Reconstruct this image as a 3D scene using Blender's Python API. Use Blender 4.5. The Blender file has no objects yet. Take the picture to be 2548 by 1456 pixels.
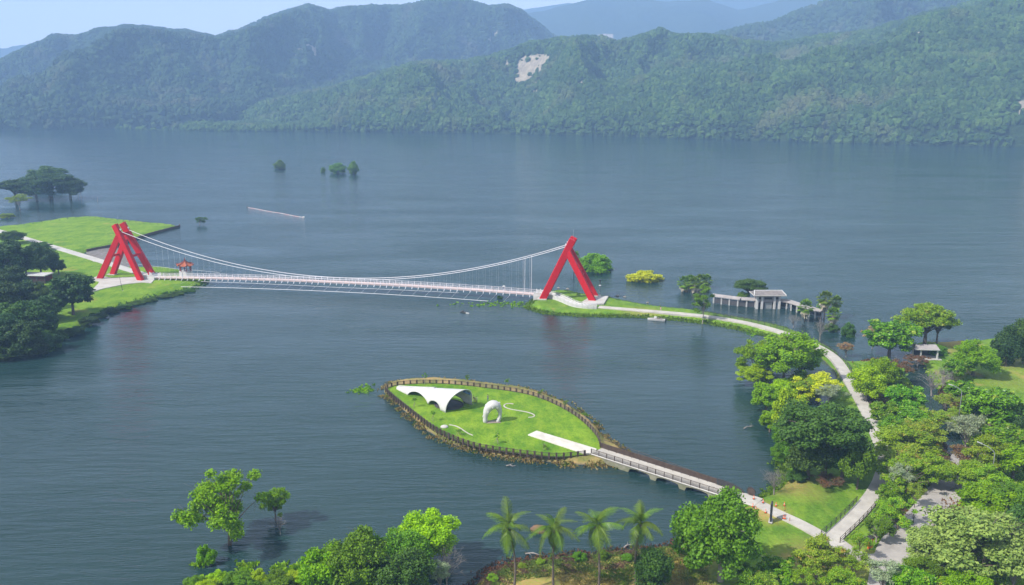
import bpy, bmesh, math, random
import numpy as np
from mathutils import Vector, Matrix, noise, geometry

random.seed(7)
RNG = np.random.default_rng(11)
SC = bpy.context.scene
COL = SC.collection

# ------------------------------------------------------------------ camera
CAM_H = 80.0
FPX = 2190.0                      # focal length for a 2548 x 1456 picture
PITCH = math.atan((728 - 210) / FPX)
SP, CP = math.sin(PITCH), math.cos(PITCH)
cam_data = bpy.data.cameras.new("camera")
cam = bpy.data.objects.new("camera", cam_data)
COL.objects.link(cam)
cam.location = (0, 0, CAM_H)
cam.rotation_euler = (math.pi / 2 - PITCH, 0, 0)
cam_data.sensor_width = 36
cam_data.lens = 36 * FPX / 2548
cam_data.clip_start = 1.0
cam_data.clip_end = 30000
SC.camera = cam

# ------------------------------------------------------------------ sun and sky
SUN_DIR = Vector((0.63, 0.33, -0.70)).normalized()      # the way the light travels
sun_el = math.asin(-SUN_DIR.z)
sun_az = math.atan2(-SUN_DIR.x, -SUN_DIR.y)             # compass angle of the sun seen from the scene
sun_data = bpy.data.lights.new("sun", "SUN")
sun_data.energy = 5.0
sun_data.angle = math.radians(0.6)
sun_data.color = (1.0, 0.955, 0.88)
sun = bpy.data.objects.new("sun", sun_data)
COL.objects.link(sun)
sun.rotation_euler = SUN_DIR.to_track_quat('-Z', 'Y').to_euler()

world = bpy.data.worlds.new("World")
SC.world = world
world.use_nodes = True
wn, wl = world.node_tree.nodes, world.node_tree.links
wn.clear()
w_out = wn.new("ShaderNodeOutputWorld")
w_bg = wn.new("ShaderNodeBackground")
w_sky = wn.new("ShaderNodeTexSky")
w_sky.sky_type = 'NISHITA'
w_sky.sun_disc = False
w_sky.sun_elevation = sun_el
w_sky.sun_rotation = sun_az
w_sky.air_density = 1.0
w_sky.dust_density = 1.6
w_sky.ozone_density = 1.6
# thin bright cloud: noise over the direction, in sky units
w_tc = wn.new("ShaderNodeTexCoord")
w_map = wn.new("ShaderNodeMapping"); w_map.inputs['Scale'].default_value = (1.5, 1.5, 6.0)
w_no = wn.new("ShaderNodeTexNoise"); w_no.inputs['Scale'].default_value = 2.2
w_no.inputs['Detail'].default_value = 7; w_no.inputs['Roughness'].default_value = .55
w_rp = wn.new("ShaderNodeMapRange"); w_rp.inputs[1].default_value = .40; w_rp.inputs[2].default_value = .70
w_rp.inputs[3].default_value = 0.25; w_rp.inputs[4].default_value = 1.0
w_mx = wn.new("ShaderNodeMix"); w_mx.data_type = 'RGBA'
w_mx.inputs[7].default_value = (12.0, 12.4, 13.2, 1)
wl.new(w_tc.outputs['Generated'], w_map.inputs['Vector'])
wl.new(w_map.outputs['Vector'], w_no.inputs['Vector'])
wl.new(w_no.outputs['Fac'], w_rp.inputs[0])
# pale haze of the lower sky, the same all round the horizon
w_sep = wn.new("ShaderNodeSeparateXYZ"); wl.new(w_tc.outputs['Generated'], w_sep.inputs[0])
w_hz = wn.new("ShaderNodeMapRange"); w_hz.inputs[1].default_value = .04; w_hz.inputs[2].default_value = .38
w_hz.inputs[3].default_value = 1.0; w_hz.inputs[4].default_value = 0.0
wl.new(w_sep.outputs['Z'], w_hz.inputs[0])
w_mm = wn.new("ShaderNodeMath"); w_mm.operation = 'MAXIMUM'
wl.new(w_rp.outputs[0], w_mm.inputs[0]); wl.new(w_hz.outputs[0], w_mm.inputs[1])
wl.new(w_mm.outputs[0], w_mx.inputs[0])
wl.new(w_sky.outputs[0], w_mx.inputs[6])
wl.new(w_mx.outputs[2], w_bg.inputs['Color'])
w_bg.inputs['Strength'].default_value = 0.072
wl.new(w_bg.outputs[0], w_out.inputs['Surface'])

SC.view_settings.view_transform = 'Standard'
SC.view_settings.look = 'None'
SC.view_settings.exposure = 0.56
SC.view_settings.gamma = 1.0
SC.view_settings.use_curve_mapping = False
SC.cycles.use_denoising = True
SC.cycles.max_bounces = 6
SC.cycles.diffuse_bounces = 2
SC.cycles.glossy_bounces = 2
SC.cycles.transmission_bounces = 3
SC.cycles.volume_bounces = 2
SC.cycles.transparent_max_bounces = 6
SC.cycles.use_adaptive_sampling = True
SC.cycles.adaptive_threshold = 0.02
SC.cycles.sample_clamp_indirect = 4

# ------------------------------------------------------------------ projection helpers
def G(u, v, z=0.0):
    """ground point (height z) that the camera sees at (u, v) of a 2548 x 1456 picture"""
    du, dv = (u - 1274) / FPX, (728 - v) / FPX
    d = Vector((du, CP + dv * SP, -SP + dv * CP))
    t = (z - CAM_H) / d.z
    return Vector((d.x * t, d.y * t, z))

def depth(u, v, z=0.0):
    p = G(u, v, z)
    return p.y * CP - (z - CAM_H) * SP

def ppm(u, v, z=0.0):
    return FPX / depth(u, v, z)

def proj(x, y, z):
    zc = y * CP - (z - CAM_H) * SP
    yc = y * SP + (z - CAM_H) * CP
    return 1274 + FPX * x / zc, 728 - FPX * yc / zc

def crop(x0, y0, k):
    """reader for coordinates measured on an enlarged piece of the photograph"""
    return lambda x, y: ((x0 + x / k) / 1.0047, (y0 + y / k) / 1.0047)

# ------------------------------------------------------------------ object helpers
def tag(o, label=None, cat=None, group=None, kind=None):
    if label: o['label'] = label
    if cat: o['category'] = cat
    if group: o['group'] = group
    if kind: o['kind'] = kind
    return o

def empty(name, loc, rz=0.0, label=None, cat=None, group=None):
    o = bpy.data.objects.new(name, None)
    COL.objects.link(o)
    o.location = loc
    o.rotation_euler = (0, 0, rz)
    o.empty_display_size = .3
    return tag(o, label, cat, group)

def link_obj(name, me, parent=None):
    o = bpy.data.objects.new(name, me)
    COL.objects.link(o)
    if parent is not None:
        o.parent = parent
    return o

def copy_tree(o, parent=None):
    c = o.copy()
    COL.objects.link(c)
    c.parent = parent
    for ch in list(o.children):
        copy_tree(ch, c)
    return c

def np_mesh(name, V, F, mat=None, smooth=False):
    """V (n,3), F (m,k) with k = 3 or 4"""
    V = np.asarray(V, dtype=np.float32); F = np.asarray(F, dtype=np.int32)
    me = bpy.data.meshes.new(name)
    m, k = F.shape
    me.vertices.add(len(V)); me.vertices.foreach_set('co', V.ravel())
    me.loops.add(m * k); me.loops.foreach_set('vertex_index', F.ravel())
    me.polygons.add(m)
    me.polygons.foreach_set('loop_start', np.arange(0, m * k, k, dtype=np.int32))
    me.polygons.foreach_set('loop_total', np.full(m, k, dtype=np.int32))
    if smooth:
        me.polygons.foreach_set('use_smooth', np.ones(m, dtype=bool))
    me.update(calc_edges=True)
    if mat: me.materials.append(mat)
    return me

class MB:
    """collects simple solids and turns them into one mesh object"""
    def __init__(self, off=(0, 0, 0)):
        self.v, self.f, self.off = [], [], Vector(off)
    def add(self, vs, fs):
        n = len(self.v)
        self.v += [tuple(Vector(p) - self.off) for p in vs]
        self.f += [tuple(i + n for i in f) for f in fs]
        return self
    def box(self, c, s, rz=0.0):
        c = Vector(c); R = Matrix.Rotation(rz, 3, 'Z')
        vs = [c + R @ Vector((sx * s[0] / 2, sy * s[1] / 2, sz * s[2] / 2))
              for sz in (-1, 1) for sx, sy in ((-1, -1), (1, -1), (1, 1), (-1, 1))]
        return self.add(vs, [(3, 2, 1, 0), (4, 5, 6, 7), (0, 1, 5, 4), (1, 2, 6, 5), (2, 3, 7, 6), (3, 0, 4, 7)])
    def beam(self, a, b, w, h, up=(0, 0, 1), w2=None, h2=None):
        a, b = Vector(a), Vector(b); d = (b - a).normalized(); up = Vector(up)
        s = d.cross(up)
        if s.length < 1e-4: s = d.cross(Vector((1, 0, 0)))
        s.normalize(); t = s.cross(d).normalized()
        vs = []
        for p, ww, hh in ((a, w, h), (b, w2 or w, h2 or h)):
            vs += [p + s * (i * ww / 2) + t * (j * hh / 2) for i, j in ((-1, -1), (1, -1), (1, 1), (-1, 1))]
        return self.add(vs, [(3, 2, 1, 0), (4, 5, 6, 7), (0, 1, 5, 4), (1, 2, 6, 5), (2, 3, 7, 6), (3, 0, 4, 7)])
    def tube(self, pts, rad, n=6, cap=True):
        pts = [Vector(p) for p in pts]
        if not hasattr(rad, '__len__'): rad = [rad] * len(pts)
        vs, fs = [], []
        pr = None
        for i, p in enumerate(pts):
            d = (pts[min(i + 1, len(pts) - 1)] - pts[max(i - 1, 0)]).normalized()
            if pr is None:
                pr = d.cross(Vector((0, 0, 1)))
                if pr.length < 1e-3: pr = d.cross(Vector((1, 0, 0)))
            pr = (pr - d * pr.dot(d)); pr.normalize()
            q = d.cross(pr)
            for k in range(n):
                a = 2 * math.pi * k / n
                vs.append(p + (pr * math.cos(a) + q * math.sin(a)) * rad[i])
        for i in range(len(pts) - 1):
            for k in range(n):
                k2 = (k + 1) % n
                fs.append((i * n + k, i * n + k2, (i + 1) * n + k2, (i + 1) * n + k))
        if cap:
            fs.append(tuple(reversed(range(n))))
            fs.append(tuple((len(pts) - 1) * n + k for k in range(n)))
        return self.add(vs, fs)
    def lathe(self, c, prof, n=12):
        c = Vector(c); vs, fs = [], []
        for r, z in prof:
            for k in range(n):
                a = 2 * math.pi * k / n
                vs.append(c + Vector((r * math.cos(a), r * math.sin(a), z)))
        for i in range(len(prof) - 1):
            for k in range(n):
                k2 = (k + 1) % n
                fs.append((i * n + k, i * n + k2, (i + 1) * n + k2, (i + 1) * n + k))
        fs.append(tuple(reversed(range(n)))); fs.append(tuple((len(prof) - 1) * n + k for k in range(n)))
        return self.add(vs, fs)
    def prism(self, poly, z0, z1):
        n = len(poly)
        vs = [(p[0], p[1], z0) for p in poly] + [(p[0], p[1], z1) for p in poly]
        fs = [tuple(range(n, 2 * n)), tuple(reversed(range(n)))]
        fs += [(i, (i + 1) % n, (i + 1) % n + n, i + n) for i in range(n)]
        return self.add(vs, fs)
    def build(self, name, mat, parent=None, smooth=False, bevel=0.0):
        me = bpy.data.meshes.new(name)
        me.from_pydata(self.v, [], self.f)
        bm = bmesh.new(); bm.from_mesh(me)
        bmesh.ops.recalc_face_normals(bm, faces=bm.faces)
        if bevel:
            es = [e for e in bm.edges if len(e.link_faces) == 2 and e.calc_face_angle(0) > .5]
            bmesh.ops.bevel(bm, geom=es, offset=bevel, segments=1, affect='EDGES')
        bm.to_mesh(me); bm.free()
        if smooth:
            for p in me.polygons: p.use_smooth = True
        if mat: me.materials.append(mat)
        return link_obj(name, me, parent)

# ------------------------------------------------------------------ materials
def new_mat(name):
    m = bpy.data.materials.new(name); m.use_nodes = True
    nt = m.node_tree; nt.nodes.clear()
    out = nt.nodes.new("ShaderNodeOutputMaterial")
    return m, nt, out

def rgb(c): return (c[0], c[1], c[2], 1)

def nmix(nt, fac, a, b, mode='MIX'):
    n = nt.nodes.new("ShaderNodeMix"); n.data_type = 'RGBA'; n.blend_type = mode
    for sock, val in ((n.inputs[0], fac), (n.inputs[6], a), (n.inputs[7], b)):
        if hasattr(val, 'default_value') or hasattr(val, 'links'): nt.links.new(val, sock)
        elif isinstance(val, (int, float)): sock.default_value = val
        else: sock.default_value = rgb(val)
    return n.outputs[2]

def nrange(nt, val, a, b, c=0.0, d=1.0):
    n = nt.nodes.new("ShaderNodeMapRange")
    nt.links.new(val, n.inputs[0])
    for i, x in enumerate((a, b, c, d)): n.inputs[i + 1].default_value = x
    return n.outputs[0]

def nnoise(nt, vec, scale, detail=4, rough=.55, stretch=None, rot=0.0):
    n = nt.nodes.new("ShaderNodeTexNoise")
    n.inputs['Scale'].default_value = scale; n.inputs['Detail'].default_value = detail
    n.inputs['Roughness'].default_value = rough
    if stretch or rot:
        mp = nt.nodes.new("ShaderNodeMapping")
        mp.inputs['Scale'].default_value = stretch or (1, 1, 1)
        mp.inputs['Rotation'].default_value = (0, 0, rot)
        nt.links.new(vec, mp.inputs['Vector']); vec = mp.outputs[0]
    nt.links.new(vec, n.inputs['Vector'])
    return n.outputs['Fac']

def coords(nt, which='Object'):
    return nt.nodes.new("ShaderNodeTexCoord").outputs[which]

def geo(nt, which='Position'):
    return nt.nodes.new("ShaderNodeNewGeometry").outputs[which]

def principled(nt, out, col, rough=.6, spec=.4, metal=0.0, bump=None, bstr=.3, bdist=.05):
    b = nt.nodes.new("ShaderNodeBsdfPrincipled")
    if hasattr(col, 'links'): nt.links.new(col, b.inputs['Base Color'])
    else: b.inputs['Base Color'].default_value = rgb(col)
    if hasattr(rough, 'links'): nt.links.new(rough, b.inputs['Roughness'])
    else: b.inputs['Roughness'].default_value = rough
    b.inputs['Specular IOR Level'].default_value = spec
    b.inputs['Metallic'].default_value = metal
    if bump is not None:
        bp = nt.nodes.new("ShaderNodeBump")
        bp.inputs['Strength'].default_value = bstr; bp.inputs['Distance'].default_value = bdist
        nt.links.new(bump, bp.inputs['Height']); nt.links.new(bp.outputs[0], b.inputs['Normal'])
    if out: nt.links.new(b.outputs[0], out.inputs['Surface'])
    return b

def mat_plain(name, c, c2=None, scale=1.0, rough=.6, spec=.4, metal=0.0, bstr=.15, bdist=.03):
    """painted / cast surface with worn, slightly uneven colour"""
    m, nt, out = new_mat(name)
    vec = geo(nt)
    n1 = nnoise(nt, vec, scale, 6, .6)
    c2 = c2 or tuple(x * .8 for x in c)
    col = nmix(nt, nrange(nt, n1, .35, .7), c, c2)
    n2 = nnoise(nt, vec, scale * 9, 3)
    principled(nt, out, col, rough, spec, metal, n2, bstr, bdist)
    return m

def mat_leaf(name, dark, light, accent=None, accent_at=.62, trans=.28, nscale=.5, rough=.55):
    m, nt, out = new_mat(name)
    isl = geo(nt, 'Random Per Island')
    col = nmix(nt, isl, dark, light)
    vec = coords(nt)
    n = nnoise(nt, vec, nscale, 3)
    col = nmix(nt, nrange(nt, n, .38, .66, 0, .75), col, light)
    if accent:
        n2 = nnoise(nt, vec, nscale * 1.3, 3, .6, (1, 1, 1.7))
        mask = nrange(nt, n2, accent_at - .04, accent_at + .06)
        col = nmix(nt, mask, col, accent)
    oi = nt.nodes.new("ShaderNodeObjectInfo")
    hs = nt.nodes.new("ShaderNodeHueSaturation")
    nt.links.new(nrange(nt, oi.outputs['Random'], 0, 1, .485, .515), hs.inputs['Hue'])
    nt.links.new(nrange(nt, oi.outputs['Random'], 0, 1, .85, 1.15), hs.inputs['Value'])
    nt.links.new(col, hs.inputs['Color'])
    hs.inputs['Saturation'].default_value = 1.12
    b = principled(nt, None, hs.outputs[0], rough, .22)
    t = nt.nodes.new("ShaderNodeBsdfTranslucent"); nt.links.new(hs.outputs[0], t.inputs['Color'])
    ms = nt.nodes.new("ShaderNodeMixShader"); ms.inputs[0].default_value = trans
    nt.links.new(b.outputs[0], ms.inputs[1]); nt.links.new(t.outputs[0], ms.inputs[2])
    nt.links.new(ms.outputs[0], out.inputs['Surface'])
    return m

def mat_ground(name, base, light, dry=(.36, .25, .085), mud=(.085, .07, .05), mudz=.3, scale=.12, dryness=.62, use_attr=False):
    m, nt, out = new_mat(name)
    p = geo(nt)
    n1 = nnoise(nt, p, scale, 6, .6)
    n2 = nnoise(nt, p, scale * 12, 4, .65)
    n3 = nnoise(nt, p, scale * .45, 4, .6)
    col = nmix(nt, nrange(nt, n1, .38, .64), base, light)
    col = nmix(nt, nrange(nt, n2, .3, .72, 0, .7), col, tuple(x * .42 for x in base))
    n4 = nnoise(nt, p, .5, 5, .7, (1, .35, 1), .5)
    col = nmix(nt, nrange(nt, n4, .45, .7, 0, .5), col, (light[0] * 1.25, light[1] * 1.02, light[2] * 1.3))
    f = nt.nodes.new("ShaderNodeMath"); f.operation = 'MULTIPLY'
    nt.links.new(nrange(nt, n3, dryness, dryness + .13), f.inputs[0])
    nt.links.new(nrange(nt, n2, .35, .6, .35, 1), f.inputs[1])
    fac = f.outputs[0]
    if use_attr:
        at = nt.nodes.new("ShaderNodeAttribute"); at.attribute_name = "dry"
        g = nt.nodes.new("ShaderNodeMath"); g.operation = 'MULTIPLY_ADD'
        nt.links.new(at.outputs['Fac'], g.inputs[0])
        nt.links.new(nrange(nt, n2, .3, .62, .45, 1.15), g.inputs[1]); nt.links.new(fac, g.inputs[2])
        g.use_clamp = True
        fac = g.outputs[0]
    col = nmix(nt, fac, col, dry)
    sep = nt.nodes.new("ShaderNodeSeparateXYZ"); nt.links.new(p, sep.inputs[0])
    add = nt.nodes.new("ShaderNodeMath"); add.operation = 'MULTIPLY_ADD'
    nt.links.new(n2, add.inputs[0]); add.inputs[1].default_value = .5; nt.links.new(sep.outputs['Z'], add.inputs[2])
    col = nmix(nt, nrange(nt, add.outputs[0], mudz + .1, mudz + .4, 1, 0), col, mud)
    principled(nt, out, col, .9, .15, 0, n2, .7, .25)
    return m

M = {}
M['lawn'] = mat_ground('lawn', (.095, .21, .012), (.20, .33, .022), mudz=.05)
M['island_lawn'] = mat_ground('island_lawn', (.085, .21, .010), (.22, .36, .020), scale=.2, dryness=.68, dry=(.26, .33, .06), mudz=.1, mud=(.2, .16, .09))
M['shore'] = mat_ground('shore', (.085, .19, .014), (.18, .31, .025), mudz=.12, dryness=.6, use_attr=True)
M['concrete'] = mat_plain('concrete', (.46, .44, .41), (.36, .34, .31), .25, .85, .2)
M['pale_paving'] = mat_plain('pale_paving', (.60, .57, .51), (.46, .43, .37), .5, .85, .2)
M['road'] = mat_plain('road', (.40, .37, .34), (.27, .25, .235), .35, .9, .15)
M['white'] = mat_plain('white_paint', (.54, .53, .52), (.44, .43, .415), .8, .5, .4)
M['white_steel'] = mat_plain('white_steel', (.66, .65, .69), (.56, .54, .58), .8, .45, .5)
M['pink_deck'] = mat_plain('pink_deck', (.62, .47, .44), (.5, .39, .37), .5, .8, .2)
M['red'] = mat_plain('red_steel', (.50, .004, .008), (.42, .004, .008), .25, .5, .2)
M['brown_wood'] = mat_plain('brown_wood', (.055, .038, .03), (.09, .065, .05), 1.5, .75, .2)
M['pale_wood'] = mat_plain('pale_wood', (.28, .23, .18), (.2, .165, .13), 1.5, .8, .2)
M['dark_metal'] = mat_plain('dark_metal', (.025, .025, .027), (.05, .045, .04), 2, .5, .4)
M['tile_gray'] = mat_plain('tile_gray', (.34, .31, .30), (.24, .22, .21), .8, .8, .2)
M['tile_dark'] = mat_plain('tile_dark', (.19, .17, .165), (.12, .11, .105), .8, .8, .2)
M['tile_orange'] = mat_plain('tile_orange', (.38, .11, .05), (.26, .07, .035), 1.2, .7, .3)
M['red_brown'] = mat_plain('red_brown', (.23, .035, .025), (.16, .03, .02), 1, .6, .3)
M['dark_room'] = mat_plain('dark_wall', (.05, .05, .055), (.08, .08, .085), .6, .8, .2)
M['bark'] = mat_plain('bark', (.12, .09, .07), (.20, .165, .13), 1.2, .9, .1, 0, .5, .05)
M['bark_pale'] = mat_plain('bark_pale', (.36, .32, .28), (.22, .19, .165), 1.2, .9, .1, 0, .5, .05)
M['bark_dead'] = mat_plain('bark_dead', (.30, .27, .25), (.17, .15, .14), 1.2, .9, .1, 0, .5, .05)
M['palm_bark'] = mat_plain('palm_bark', (.16, .13, .105), (.09, .072, .06), 2, .9, .1, 0, .5, .05)
M['orange'] = mat_plain('orange_plastic', (.80, .13, .025), (.65, .10, .02), 3, .5, .4)
M['blue_panel'] = mat_plain('blue_panel', (.03, .10, .32), (.02, .05, .14), .6, .35, .5)
M['rubber'] = mat_plain('rubber', (.02, .02, .02), (.035, .035, .035), 4, .7, .3)
M['steel'] = mat_plain('grey_steel', (.45, .46, .47), (.34, .35, .36), 2, .4, .5, .5)
M['rock'] = mat_plain('rock', (.30, .28, .25), (.17, .155, .14), .7, .9, .2, 0, .6, .1)
M['floor_dark'] = mat_plain('stage_floor', (.085, .08, .085), (.055, .052, .055), .6, .6, .3)
# ================================================================== WATER
def make_water():
    m, nt, out = new_mat('lake_water')
    p = geo(nt)
    big = nnoise(nt, p, .011, 4, .6, (1, 1.6, 1), .3)
    w1 = nnoise(nt, p, .50, 3, .55, (.20, 1.0, 1), -.30)
    w2 = nnoise(nt, p, 2.1, 3, .6, (.35, 1.0, 1), -.12)
    w3 = nnoise(nt, p, .10, 3, .5, (.25, 1.0, 1), -.2)
    a = nt.nodes.new("ShaderNodeMath"); a.operation = 'MULTIPLY_ADD'
    nt.links.new(w2, a.inputs[0]); a.inputs[1].default_value = .22; nt.links.new(w1, a.inputs[2])
    a2 = nt.nodes.new("ShaderNodeMath"); a2.operation = 'MULTIPLY_ADD'
    nt.links.new(w3, a2.inputs[0]); a2.inputs[1].default_value = 1.6; nt.links.new(a.outputs[0], a2.inputs[2])
    col = nmix(nt, nrange(nt, big, .35, .65), (.009, .030, .028), (.016, .041, .040))
    lanes = nnoise(nt, p, .02, 4, .6, (.5, 1.6, 1), .25)
    b = principled(nt, out, col, nrange(nt, lanes, .35, .65, .05, .13), .5, 0, a2.outputs[0], 1.0, .44)
    b.inputs['IOR'].default_value = 1.34
    for nd in nt.nodes:
        if nd.type == 'BUMP': nt.links.new(nrange(nt, lanes, .36, .62, .4, 1.0), nd.inputs['Strength'])
    V = [(-9000, -1500, 0), (9000, -1500, 0), (9000, 9000, 0), (-9000, 9000, 0)]
    o = link_obj('lake_water', np_mesh('lake_water', V, [(0, 1, 2, 3)], m))
    tag(o, kind='structure')
    mb = new_mat('lake_bed'); principled(mb[1], mb[2], (.05, .05, .035), .9, .1)
    V = [(-9200, -1600, -8), (9200, -1600, -8), (9200, 9200, -8), (-9200, 9200, -8)]
    o = link_obj('lake_bed', np_mesh('lake_bed', V, [(0, 1, 2, 3)], mb[0])); tag(o, kind='structure')
make_water()

# ================================================================== HILLS
def lerp_tab(tab, u):
    xs = [t[0] for t in tab]; ys = [t[1] for t in tab]
    return np.interp(u, xs, ys)

def fbm(x, y, seed, octaves=5, ridged=True, lac=2.03, gain=.5):
    s, a, f, tot = 0.0, 1.0, 1.0, 0.0
    for k in range(octaves):
        n = noise.noise(Vector((x * f + seed * 13.7, y * f - seed * 7.3, seed + k * 3.1)))
        s += a * ((1 - 2 * abs(n)) if ridged else n)
        tot += a; a *= gain; f *= lac
    return s / tot

def in_poly(px, py, poly):
    px = np.asarray(px); py = np.asarray(py)
    inside = np.zeros(px.shape, bool); n = len(poly)
    for i in range(n):
        x1, y1 = poly[i][0], poly[i][1]; x2, y2 = poly[(i + 1) % n][0], poly[(i + 1) % n][1]
        c = ((y1 > py) != (y2 > py)) & (px < (x2 - x1) * (py - y1) / ((y2 - y1) + 1e-12) + x1)
        inside ^= c
    return inside

def hill_mat(name, green, green2, brown, sc):
    m, nt, out = new_mat(name)
    p = geo(nt)
    n1 = nnoise(nt, p, sc, 6, .65); n2 = nnoise(nt, p, sc * 14, 4, .7)
    n3 = nnoise(nt, p, sc * .35, 4, .6)
    col = nmix(nt, nrange(nt, n1, .35, .65), green, green2)
    col = nmix(nt, nrange(nt, n3, .58, .72, 0, .6), col, brown)
    col = nmix(nt, nrange(nt, n2, .3, .7, 0, .8), col, tuple(c * .45 for c in green))
    at = nt.nodes.new("ShaderNodeAttribute"); at.attribute_name = "rock"
    r1 = nnoise(nt, p, .11, 6, .75, (1, 1, .3), .4)
    rock = nmix(nt, nrange(nt, r1, .35, .62), (.38, .33, .25), (.22, .19, .15))
    col = nmix(nt, nrange(nt, at.outputs['Fac'], .35, .6), col, rock)
    principled(nt, out, col, .95, .05, 0, n2, 1.0, 3.0)
    return m

def make_range(name, shore, ridge, dist, mat, rows=110, du=8.0, amp=60, freq=1 / 420., seed=1, u0=-420, u1=2980,
               scars=(), power=.85, back=1.35):
    """shore: (u, ground distance), ridge: (u, v) skyline, dist: (u, ridge distance)"""
    us = np.arange(u0, u1 + du, du)
    nr = rows
    V = np.zeros((len(us), nr, 3))
    for i, u in enumerate(us):
        d0 = lerp_tab(shore, u); d1 = lerp_tab(dist, u); vr = lerp_tab(ridge, u) + 3.5 * noise.noise(Vector((u * .03, seed, 0))) + 2 * noise.noise(Vector((u * .09, seed, 3)))
        # ray in plan
        dx, dy = (u - 1274) / FPX, CP
        L = math.hypot(dx, dy); dx /= L; dy /= L
        # height the skyline pixel has at distance d1
        dv = (728 - vr) / FPX
        dirv = Vector(((u - 1274) / FPX, CP + dv * SP, -SP + dv * CP))
        hr = CAM_H + dirv.z / math.hypot(dirv.x, dirv.y) * d1
        for j in range(nr):
            t = j / (nr - 1) * back
            d = d0 + (d1 - d0) * t
            x, y = dx * d, dy * d
            nz = fbm(x * freq * 1.25 + .5 * noise.noise(Vector((x * freq, y * freq, 7))), y * freq * .7, seed, 6)
            nf = fbm(x * .012, y * .012, seed + 5, 3, False)
            if t <= 1:
                los = CAM_H + dirv.z / math.hypot(dirv.x, dirv.y) * d
                base = los * t ** (power * .55)
                env = math.sin(math.pi * min(t, 1)) ** .8
                far = min(1, max(0, (t - .9) / .1))
                z = base - (.62 - nz) * amp * env * (1 - far * .5) + nf * 9 * min(1, t * 6)
                z = max(z, (3 + nf * 3) * min(1, t * 30))
            else:
                z = hr * (1 - (t - 1) / (back - 1) * .8) + nf * 9
            los = CAM_H + dirv.z / math.hypot(dirv.x, dirv.y) * d
            z = min(z, los - 7 - 10 * max(0, 1 - t) + nf * 2)
            if j == 0: z = -3
            if j == 1: z = max(z, 1.5)
            V[i, j] = (x, y, z)
    idx = np.arange(len(us) * nr).reshape(len(us), nr)
    F = np.stack([idx[:-1, :-1], idx[1:, :-1], idx[1:, 1:], idx[:-1, 1:]], -1).reshape(-1, 4)
    P = V.reshape(-1, 3)
    zc = P[:, 1] * CP - (P[:, 2] - CAM_H) * SP
    yc = P[:, 1] * SP + (P[:, 2] - CAM_H) * CP
    U = 1274 + FPX * P[:, 0] / zc; W = 728 - FPX * yc / zc
    rock = np.zeros(len(P), bool)
    for s in scars: rock |= in_poly(U, W, s)
    front = np.tile(np.arange(nr) / (nr - 1) * back, len(us)) < 1.0
    rock &= front
    me = np_mesh(name, P, F, mat, True)
    at = me.attributes.new("rock", 'FLOAT', 'POINT')
    at.data.foreach_set('value', rock.astype(np.float32))
    o = link_obj(name, me); tag(o, kind='structure')
    return V, rock.reshape(len(us), nr)

hm_near = hill_mat('near_hill', (.030, .062, .022), (.050, .082, .028), (.10, .085, .05), .012)
hm_mid = hill_mat('middle_hill', (.028, .058, .024), (.046, .074, .030), (.10, .08, .06), .008)
hm_far = hill_mat('far_hill', (.030, .055, .03), (.045, .07, .035), (.08, .07, .06), .004)

c2_ = crop(860, 0, 2.831); c3_ = crop(1660, 0, 2.831); c1_ = crop(0, 0, 2.831)
scar_big = [c2_(*p) for p in ((1195, 600), (1215, 520), (1225, 480), (1215, 430), (1270, 405), (1370, 380), (1420, 382), (1470, 418),
                              (1410, 450), (1385, 490), (1340, 540), (1290, 565), (1240, 575))]
scars_near = [scar_big,
              [c2_(*p) for p in ((1125, 470), (1150, 432), (1175, 455), (1145, 500))],
              [c2_(*p) for p in ((1345, 600), (1400, 590), (1400, 630), (1350, 630))],
              [c2_(*p) for p in ((1620, 590), (1690, 565), (1700, 605), (1640, 620))],
              [c3_(*p) for p in ((2470, 745), (2540, 720), (2650, 690), (2700, 900), (2560, 860), (2510, 800))],
              [c3_(*p) for p in ((2045, 755), (2070, 735), (2080, 770), (2055, 780))],
              [c3_(*p) for p in ((0, 935), (150, 958), (150, 975), (0, 968))],
              [c3_(*p) for p in ((1770, 225), (1830, 230), (1830, 275), (1785, 275))]]
near_shore = [(-500, 2300), (250, 1900), (400, 1740), (560, 1655), (850, 1580), (1200, 1500), (1660, 1385), (2000, 1330), (2300, 1325), (2548, 1345), (3000, 1380)]
near_ridge = [(-500, 330), (230, 316), (400, 306), (563, 294), (700, 246), (856, 211), (961, 176), (1050, 151), (1173, 148), (1260, 126), (1313, 102),
              (1450, 84), (1524, 100), (1580, 82), (1619, 70), (1665, 84), (1752, 85), (1820, 98), (1900, 105), (2003, 85),
              (2109, 74), (2214, 35), (2350, 2), (2548, -40), (3000, -90)]
near_dist = [(-500, 2400), (250, 2000), (560, 1900), (1000, 1980), (1400, 1950), (1800, 1850), (2100, 1900), (2548, 2000), (3000, 2050)]
VN, RN = make_range('near_hill', near_shore, near_ridge, near_dist, hm_near, rows=120, du=6, amp=200, freq=1 / 380., seed=2, scars=scars_near, u0=200, power=.8)
mid_ridge = [(-500, 230), (-200, 205), (0, 181), (60, 156), (150, 115), (205, 88), (265, 90), (300, 76), (365, 65), (420, 66), (480, 73), (520, 77), (585, 90),
             (640, 74), (700, 45), (760, 24), (800, 11), (850, 25), (900, 15), (960, 12), (1020, 14), (1060, 4), (1090, -4), (1170, -3), (1220, 15),
             (1265, 10), (1300, 28), (1340, 60), (1370, 88), (1430, 110), (1600, 150), (1900, 200), (3000, 260)]
mid_shore = [(-500, 1850), (560, 1810), (1000, 2150), (3000, 2150)]
mid_dist = [(-500, 2900), (0, 2850), (585, 2900), (800, 3000), (1300, 3150), (3000, 3100)]
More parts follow.
